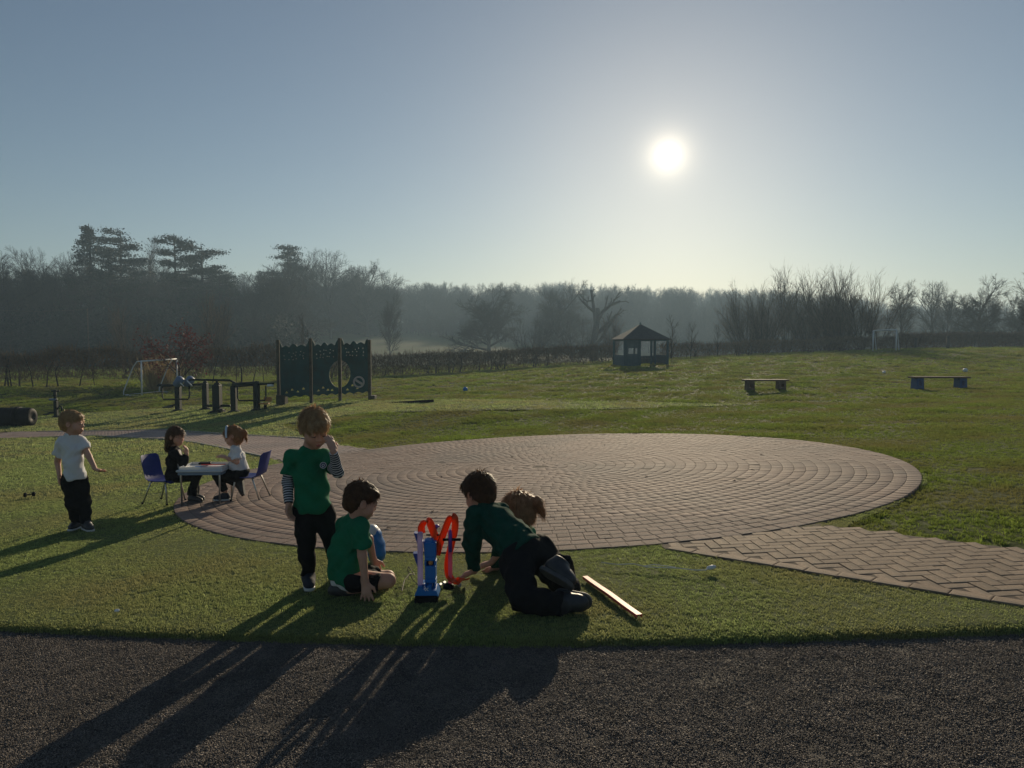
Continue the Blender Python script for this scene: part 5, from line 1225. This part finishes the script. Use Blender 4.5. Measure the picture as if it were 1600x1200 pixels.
m = MB(); m.lathe((0, 0, ap-.05), [(.05, 0), (.06, .1), (.01, .18)], 8); m.build('finial', M['shelter_paint'], rf)
m = MB(); m.box((0, W2-.35, .42), (2*W2-.5, .34, .05), None, .006); m.build('bench_seat', M['shelter_paint'], o)

# --- black roller at the left edge
g0 = G(20, 668); k = g0.y/F; o = empty('barrel', (g0.x, g0.y+.24, gz(g0.x, g0.y+.24)), 0, 'big black plastic barrel lying on its side at the left edge of the photo', 'barrel')
R = Matrix.Rotation(math.pi/2, 3, 'Y'); r = 15.2*k
m = MB(); m.lathe((-.9, 0, r), [(r*.8, 0), (r*.97, .05), (r, .12), (r, .98), (.0+r*1.0, .99)], 30, R); m.build('drum', M['black_plastic'], o, True)
m = MB(); m.lathe((.09, 0, r), [(r*.93, -.005), (r*.93, .02)], 30, R); m.build('groove', M['black_plastic'], o, True)
m = MB(); m.lathe((.115, 0, r), [(r, 0), (r, .28), (r*.96, .34), (r*.85, .375), (r*.2, .38), (r*.18, .36)], 30, R); m.build('drum_end', M['black_plastic'], o, True)
m = MB(); m.lathe((-.02, 0, r), [(r*1.04, 0), (r*1.1, .02), (r*1.1, .09), (r*1.04, .11)], 30, R); m.build('rib', M['black_plastic'], o, True)
# --- low plank, ball, bits
a = G(604, 630.5); b = G(675, 631.5); m = MB(); v = b-a; m.box((0, 0, .05), (v.length, .16, .09), None, .01); q = m.build('balance_beam', M['black_plastic'], label='low dark balance beam lying on the turf right of the climbing wall', cat='beam'); q.location = (a+b)/2; q.rotation_euler = (0, -math.atan2(v.z, v.x), math.atan2(v.y, v.x))
def ball(name, px, py, r, m_, label, cat='ball'):
    c = G(px, py); mb = MB(); mb.lathe((0, 0, r), [(r*math.sin(t), -r*math.cos(t)) for t in np.linspace(.05, 3.09, 11)], 16); q = mb.build(name, M[m_], None, True, label=label, cat=cat); q.location = c; return q
ball('ball', 727, 612, .10, 'bag_blue', 'small blue ball lying far out on the grass')
ball('ball', 1381, 584, .07, 'white_paint', 'tiny white ball on the grass between the two benches')
ball('ball', 1508, 582, .10, 'white_paint', 'small white ball on the grass behind the blue-legged bench')
# --- chairs and table
def seat_shell(m, w0, pts, w_):
    """curved plastic shell along a side profile pts (x, z), width along y"""
    n = 7; V = []; Fq = []
    for i, (x, z, ww, dish) in enumerate(pts):
        for j in range(n): t = -1+2*j/(n-1); V.append((x+dish[0]*(1-t*t), t*ww/2, z+dish[1]*(1-t*t)))
    L = len(pts); V2 = [(x-.006 if i//n >= 4 else x, y, z-.007 if i//n < 4 else z-.002) for i, (x, y, z) in enumerate(V)]; o_ = len(V)
    for i in range(L-1):
        for j in range(n-1): q = (i*n+j, i*n+j+1, (i+1)*n+j+1, (i+1)*n+j); Fq += [tuple(reversed(q)), tuple(o_+k_ for k_ in q)]
    ed = [i*n for i in range(L)]+[(L-1)*n+j for j in range(1, n)]+[i*n+n-1 for i in range(L-2, -1, -1)]+[j for j in range(n-2, 0, -1)]
    m.add(V+V2, Fq); A2 = V+V2; VV = []; FF = []
    for a_, b_ in zip(ed, ed[1:]+ed[:1]): b0 = len(VV); VV += [A2[a_], A2[a_+o_], A2[b_+o_], A2[b_]]; FF.append((b0, b0+1, b0+2, b0+3))
    m.add(VV, FF)
def chair(px, py, y, a, label, zs=.30):
    x = P(px, py, y).x; o = empty('chair', (x, y, gz(x, y)+TZ-.005), a, label, 'chair', 'blue plastic school chairs at the table'); m = MB()
    pts = [(.17, zs-.02, .24, (0, 0)), (.14, zs+.004, .29, (0, -.004)), (.0, zs, .30, (0, -.012)), (-.10, zs, .29, (0, -.012)), (-.145, zs+.02, .28, (.004, -.01)), (-.165, zs+.08, .27, (-.012, 0)), (-.185, zs+.17, .28, (-.02, 0)), (-.205, zs+.25, .27, (-.02, 0)), (-.225, zs+.275, .22, (-.014, 0))]
    seat_shell(m, 0, pts, .3); m.build('seat_shell', M['chair_blue'], o, True)
    for s_ in (-1, 1):
        for x0, x1 in ((.10, .145), (-.09, -.19)):
            m = MB(); m.tube([(x0, s_*.09, zs-.014), (x0+(x1-x0)*.08, s_*.115, zs-.03), (x1, s_*.145, 0)], .0095, 8); lg = m.build('leg', M['steel'], o, True)
            f = MB(); f.lathe((x1, s_*.145, 0), [(.013, -.002), (.013, .02)], 8); f.build('leg_tip', M['black_plastic'], lg)
        m = MB(); m.tube([(-.11, s_*.09, zs-.016), (.12, s_*.09, zs-.016)], .009, 6); m.build('seat_rail', M['steel'], o, True)
chair(259, 780, T1+.02, -.28, 'blue plastic chair on the left, under the girl in the black cardigan', .27)
chair(389, 775, T1+.02, math.pi-.08, 'blue plastic chair on the right, under the girl with the pale headband', .27)
tx = P(327, 760, T1).x; o = empty('table', (tx, T1-.06, gz(tx, T1-.06)+TZ-.004), math.radians(2), 'small square pale table on thin metal legs between the two seated girls', 'table')
zt = .395
m = MB(); m.box((0, 0, zt-.012), (.50, .46, .022), None, .006); m.build('table_top', M['table_top'], o)
for s_ in (-1, 1):
    m = MB(); m.box((0, s_*.21, zt-.04), (.46, .02, .03)); m.build('apron', M['table_edge'], o)
    m = MB(); m.box((s_*.23, 0, zt-.0401), (.02, .40, .03)); m.build('apron', M['table_edge'], o)
    for q in (-1, 1): m = MB(); m.tube([(s_*.205, q*.19, 0), (s_*.21, q*.19, zt-.05), (s_*.19, q*.185, zt-.026)], .0105, 8); m.build('leg', M['steel'], o, True)
def tabled(x, y, z): return Vector((tx+x, T1-.06+y, gz(tx, T1-.06)+TZ-.004+zt+z))
q = empty('tray', tabled(.01, -.02, 0), math.radians(2), 'wide shallow pale plastic tray on the small table', 'tray')
m = MB(); m.box((0, 0, .003), (.46, .36, .005)); m.build('tray_base', M['tray'], q)
m = MB(); m.box((0, .18, .016), (.46, .006, .03)); m.box((0, -.18, .016), (.46, .006, .03)); m.box((.23, 0, .016), (.006, .354, .03)); m.box((-.23, 0, .016), (.006, .354, .03)); m.build('tray_rim', M['tray'], q)
m = MB(); m.box((0, 0, .012), (.13, .09, .022), None, .005); z = m.build('pencil_case', M['black_plastic'], label='small black pencil case in the tray on the table', cat='pencil case'); z.location = tabled(-.04, .06, .022); z.rotation_euler = (0, 0, .2)
m = MB(); m.tube([(-.13, 0, 0), (.13, 0, 0)], .006, 6); z = m.build('red_pen', M['red_plastic'], label='long red pen lying across the tray', cat='pen'); z.location = tabled(.09, -.03, .032); z.rotation_euler = (0, 0, .12)
m = MB(); m.tube([(-.04, 0, 0), (.04, 0, 0)], .008, 6); z = m.build('blue_pen', M['toy_blue'], label='short bright blue pen near the front of the tray', cat='pen'); z.location = tabled(-.05, -.09, .014)
m = MB(); m.box((0, 0, .002), (.19, .13, .003)); z = m.build('sheet_of_paper', M['paper'], label='sheet of white paper lying in the tray on the table', cat='paper'); z.location = tabled(.08, .07, .006); z.rotation_euler = (0, 0, -.1)

# --- toy track set
y0 = G(668, 936, TZ).y+.05; og = Vector((P(668, 936, y0).x, y0, 0)); og.z = gz(og.x, og.y)+TZ+.004
o = empty('toy_track_set', og, 0, 'blue toy tower with orange loop tracks standing on the turf between the boys', 'toy'); kp = y0/F
def T(px, py, dy=0): q = P(px, py, y0+dy); return q-og
def boxpx(mb, x0, y0_, x1, y1_, dy, dep, ch=.004, tilt=0):
    a_ = T(x0, y1_, dy); b_ = T(x1, y0_, dy); mb.box((a_+b_)/2, (b_.x-a_.x, dep, b_.z-a_.z), Matrix.Rotation(tilt, 3, 'Y') if tilt else None, ch)
m = MB(); boxpx(m, 650, 925, 686, 939.5, -.01, .16, .008); m.build('black_base', M['black_plastic'], o)
m = MB(); m.prism([(-.072, 0), (.072, 0), (.058, .035), (.03, .035), (.03, .06), (.005, .06), (.0, .04), (-.02, .04), (-.025, .058), (-.05, .058), (-.055, .035)], .13, T(668, 926, -.01)); m.build('blue_base', M['toy_blue'], o)
m = MB(); a_ = T(668, 925, -.085)
for s_ in (-1, 1): m.box(a_+Vector((-.005, 0, .016)), (.026, .003, .004), Matrix.Rotation(s_*.8, 3, 'Y'))
m.build('cross_mark', M['paper'], o)
m = MB()
for x0, x1, y1, y2 in ((664, 682, 846, 868), (665, 681.5, 882, 902), (664.5, 681, 868.2, 874), (665, 682, 902.2, 908), (664, 667, 874.2, 881.8), (679, 682, 874.2, 881.8), (665, 668, 908.2, 920), (679, 682, 908.2, 920)):
    boxpx(m, x0, y1, x1, y2, .01, .075, .003)
m.lathe(T(671, 846, .01), [(.028, 0), (.026, .018), (.012, .02)], 12); m.lathe(T(679, 849, .01), [(.012, 0), (.01, .018)], 8); tw = m.build('tower', M['toy_blue'], o)
m = MB(); boxpx(m, 667, 873, 679, 921, .035, .012, .002); m.build('tower_back', M['toy_deep'], o)
for py in (878, 913): m = MB(); m.lathe(T(673, py+4, -.01), [(.012, 0), (.014, .012), (.013, .022), (.004, .03)], 10); m.build('toy_figure', M['gym_orange'] if py < 900 else M['paper'], tw, True)
for (x0, ya, x1, yb, x2, yc) in ((646.5, 833, 653, 834, 656, 862), (645, 865, 652.5, 865, 653, 888), (661, 846, 664, 846, 664, 872)):
    p0, p1, p2 = T(x0, ya), T(x1, yb), T(x2, yc); m = MB(); m.add([p0, p1, p2, p0+Vector((0, .05, 0)), p1+Vector((0, .05, 0)), p2+Vector((0, .05, 0))], [(0, 2, 1), (3, 4, 5), (0, 1, 4, 3), (1, 2, 5, 4), (2, 0, 3, 5)]); m.build('fin', M['toy_deep'], o)
m = MB(); boxpx(m, 653, 831, 660.5, 917, -.03, .034, .006); m.build('clear_column', M['clear'], o)
m = MB(); boxpx(m, 700.5, 828, 706.5, 912, .06, .026, .005); m.build('clear_column', M['clear_red'], o)
m = MB(); m.tube([T(703.5, 862, .045), T(703.5, 835, .045), T(703.5, 826, .05)], [.011, .011, .002], 8); m.build('blue_rocket', M['purple'], o, True)
m = MB(); m.lathe(T(701, 919, .05), [(.036, 0), (.032, .02), (.012, .032)], 14); m.build('column_foot', M['black_plastic'], o, True)
m = MB(); boxpx(m, 692, 841, 720, 845, .05, .015, .002); m.build('cross_arm', M['black_plastic'], o)
m = MB(); boxpx(m, 666, 834.5, 688, 837, .05, .015, .002); m.build('cross_arm', M['black_plastic'], o)
m = MB(); m.tube([T(680, 840, .05), T(681, 822, .05)], .008, 8); m.build('purple_stem', M['purple'], o); m = MB(); m.lathe(T(683, 822, .05), [(.004, -.012), (.017, -.004), (.014, .006), (.004, .011)], 8); m.build('purple_knob', M['purple'], o)
def ribbon(pts, wd, th, name, m_, parent, lip=.007, smooth_=5, wdir=(0, 1, 0)):
    P0 = [Vector(p) for p in pts]; Q_ = []
    for i in range(len(P0)-1):
        a0, a1, a2, a3 = P0[max(i-1, 0)], P0[i], P0[i+1], P0[min(i+2, len(P0)-1)]
        for j in range(smooth_):
            t = j/smooth_; Q_.append(.5*((2*a1)+(a2-a0)*t+(2*a0-5*a1+4*a2-a3)*t*t+(3*a1-a0-3*a2+a3)*t**3))
    Q_.append(P0[-1]); wv = Vector(wdir).normalized(); mb = MB(); V = []; Fq = []; sec = [(-wd/2, lip), (-wd/2, -th), (wd/2, -th), (wd/2, lip), (wd/2-.003, lip), (wd/2-.003, 0), (-wd/2+.003, 0), (-wd/2+.003, lip)]
    for i, p in enumerate(Q_):
        t = (Q_[min(i+1, len(Q_)-1)]-Q_[max(i-1, 0)]).normalized(); w2 = (wv-t*wv.dot(t)).normalized(); n = w2.cross(t)
        V += [p+w2*a_+n*b_ for a_, b_ in sec]
    k_ = len(sec)
    for i in range(len(Q_)-1):
        for j in range(k_): Fq.append((i*k_+j, i*k_+(j+1) % k_, (i+1)*k_+(j+1) % k_, (i+1)*k_+j))
    Fq += [tuple(range(k_-1, -1, -1)), tuple(range((len(Q_)-1)*k_, len(Q_)*k_))]
    mb.add(V, Fq); return mb.build(name, M[m_], parent)
ribbon([T(659, 834, -.0), T(658, 824, 0), T(662, 816, 0), T(667, 813.5, 0), T(672, 817, .01), T(677, 830, .03), T(682, 842, .04)], .046, .0025, 'loop_track', 'orange_track', o, wdir=(1, .9, 0))
ribbon([T(682, 868, .03), T(687, 850, .035), T(694, 830, .045), T(701, 812, .06), T(706, 806, .06), T(711, 811, .065), T(711, 828, .07), T(706, 850, .075), T(701, 872, .08), T(700, 890, .07), T(704, 903, .05), T(714, 908, .04), T(730, 904, .10)], .046, .0025, 'loop_track', 'orange_track', o, wdir=(1, .9, 0))
ribbon([T(682, 868, .03), T(684, 854, .035), T(681, 842, .04)], .046, .0025, 'loop_track', 'orange_track', o, wdir=(1, .9, 0))
rs = np.random.RandomState(2)
for k, (px, py) in enumerate(((688, 917), (712, 913), (718, 917), (694, 914))):
    c = G(px, py, TZ)-og; m = MB(); m.box(c+Vector((0, 0, .012)), (.035, .02, .018), Matrix.Rotation(rs.rand()*3, 3, 'Z')@Matrix.Rotation(.5, 3, 'X'), .003); q = m.build('toy_piece', M['foil']); q.data.transform(Matrix.Translation(og)); tag(q, ('silver toy scrap nearest the blue tower', 'silver toy scrap right of the black column foot', 'rightmost silver toy scrap by the boy’s hand', 'silver toy scrap left of the black column foot')[k], 'toy piece', 'silver toy scraps on the turf')
m = MB(); c = [G(px, py, TZ)+Vector((0, 0, z)) for px, py, z in ((654, 922, .03), (646, 912, .02), (637, 902, .05), (638, 899, .06), (648, 903, .02), (640, 906, .04), (632, 914, .03), (628, 926, .01))]; m.tube(c, .003, 5); q = m.build('cable', M['black_plastic'], label='thin black cable curling on the turf left of the toy tower', cat='cable')
# loose track piece on the turf
a = G(914, 905, TZ); b = G(999, 966, TZ); mid = (a+b)/2; pc = [p_-a+Vector((0, 0, .018)) for p_ in (a, a+(mid-a)*.5, mid+Vector((0, 0, .003)), mid+(b-mid)*.5, b)]
q = ribbon(pc, .033, .003, 'loose_track', 'pink_track', None, lip=.014, wdir=(1, .6, 0)); q.location = a; tag(q, 'straight reddish toy track piece lying on the turf at the right, shining white', 'toy track')
# thin cord with a pale knob
c = [G(px, py, TZ)+Vector((0, 0, .022)) for px, py in ((940, 884), (965, 887), (990, 886), (1010, 891), (1035, 892), (1060, 893), (1085, 896), (1102, 896), (1108, 893))]
m = MB(); m.tube([p_-c[0] for p_ in c], .0035, 5); q = m.build('cord', M['white_cloth'], label='thin pale cord with a white knob lying on the turf at the right', cat='cord'); q.location = c[0]
k_ = c[-1]-c[0]; m = MB(); m.lathe((0, 0, 0), [(.004, -.03), (.013, -.02), (.015, .01), (.008, .03)], 10, Matrix.Rotation(1.35, 3, 'Y')); z = m.build('knob', M['white_paint'], q, True); z.location = k_+Vector((.012, 0, .004))
m = MB(); m.tube([G(px, py, TZ)+Vector((0, 0, .022))-c[0] for px, py in ((1005, 890), (1022, 887), (1045, 890), (1056, 892))], .003, 5); m.build('frayed_strand', M['white_cloth'], q)
# blue and white bag behind the kneeling boy
c = G(590, 880, TZ); y0 = c.y+.08; sd = Sd(); C0 = np.array(P(586, 852, y0)); kk = y0/F
sd.ell(C0, (.062, .09, 29*kk), None, .02); sd.ell(np.array(P(591, 862, y0)), (.05, .08, 20*kk), None, .03)
o = empty('bag', c, 0, 'bright blue and white bag standing on the edge of the paving behind the kneeling boy', 'bag')
part('bag_body', sd, M['bag_blue'], o, .006, [(60, 30, 90, .003, 1)])
sd = Sd(); sd.ell(np.array(P(582, 846, y0)), (.068, .085, 27*kk), None, .02); sd.ell(np.array(P(589, 860, y0-.05)), (.06, .12, 24*kk), None, .01, 's'); part('bag_top', sd, M['bag_white'], o, .006, [(60, 30, 90, .002, 1)])
# little things on the grass
c = G(46, 777, TZ); q = empty('dumbbell_toy', c, .5, 'small dark toy lying on the turf left of the boy in the white polo shirt', 'toy')
m = MB(); m.tube([(-.05, 0, .03), (.05, 0, .04)], .008, 6); m.build('bar', M['black_plastic'], q); 
for s_ in (-1, 1): m = MB(); m.lathe((s_*.045, 0, .035), [(.006, -.02), (.028, -.016), (.028, .016), (.006, .02)], 12, Matrix.Rotation(math.pi/2, 3, 'Y')); m.build('weight', M['black_plastic'], q, True)
c = G(183, 960, TZ); m = MB(); m.box((0, 0, .024), (.028, .018, .012), Matrix.Rotation(.5, 3, 'X'), .004); q = m.build('pebble', M['paper'], label='small white pebble on the turf near the left front edge', cat='pebble'); q.location = c
# dry leaves on the paving
M['dry_leaf'] = mat('dry_leaf', (.05, .03, .018), .8, (.09, .05, .03), 30)
spots = [(940, 693), (945, 696), (1175, 735), (1185, 758), (1147, 752), (572, 757), (690, 746), (607, 826), (800, 715), (1232, 757), (1190, 711), (1010, 745), (1090, 770), (676, 800)]
for k, (px, py) in enumerate(spots):
    c = G(px, py, TZ); m = MB(); s_ = .018+.008*(k % 3); m.add([(-s_, 0, .004), (0, -s_*.5, .014), (s_, 0, .006), (0, s_*.6, .018), (-s_, 0, .002), (0, -s_*.5, .012), (s_, 0, .004), (0, s_*.6, .016)], [(0, 1, 2, 3), (7, 6, 5, 4), (0, 4, 5, 1), (1, 5, 6, 2), (2, 6, 7, 3), (3, 7, 4, 0)])
    q = m.build('dry_leaf', M['dry_leaf'], label='tiny dark dry leaf lying on the round paved area', cat='leaf', group='dry leaves scattered on the paving'); q.location = c; q.rotation_euler = (0, 0, k*1.3)
# pole with a wire before the left wood
x = P(137, 500, 88).x; z = gz(x, 88.); o = empty('utility_pole', (x, 88, z), 0, 'thin grey pole carrying a wire to the left in front of the dark wood', 'pole'); h_ = P(137, 482, 88).z-z
m = MB(); m.tube([(0, 0, -.3), (0, 0, h_)], [.10, .07], 8); m.build('pole', M['old_wood'], o); m = MB(); m.tube([(0, 0, h_-.1), (-6, .4, h_-.35), (-13, 1, h_-.1)], .022, 4); m.build('wire', M['old_wood'], o)
# ---------------------------------------------------------------- air
hz = MB(); hz.box((0, 720, 20), (3300, 1640, 50)); hm = bpy.data.materials.new('haze'); hm.use_nodes = True; hN = hm.node_tree.nodes; hN.remove(hN['Principled BSDF'])
pv = hN.new('ShaderNodeVolumePrincipled'); pv.inputs['Density'].default_value = .00105; pv.inputs['Color'].default_value = (.55, .78, 1., 1); pv.inputs['Anisotropy'].default_value = .3
hm.node_tree.links.new(pv.outputs[0], hN['Material Output'].inputs['Volume'])
hz.build('haze', hm, kind='stuff')
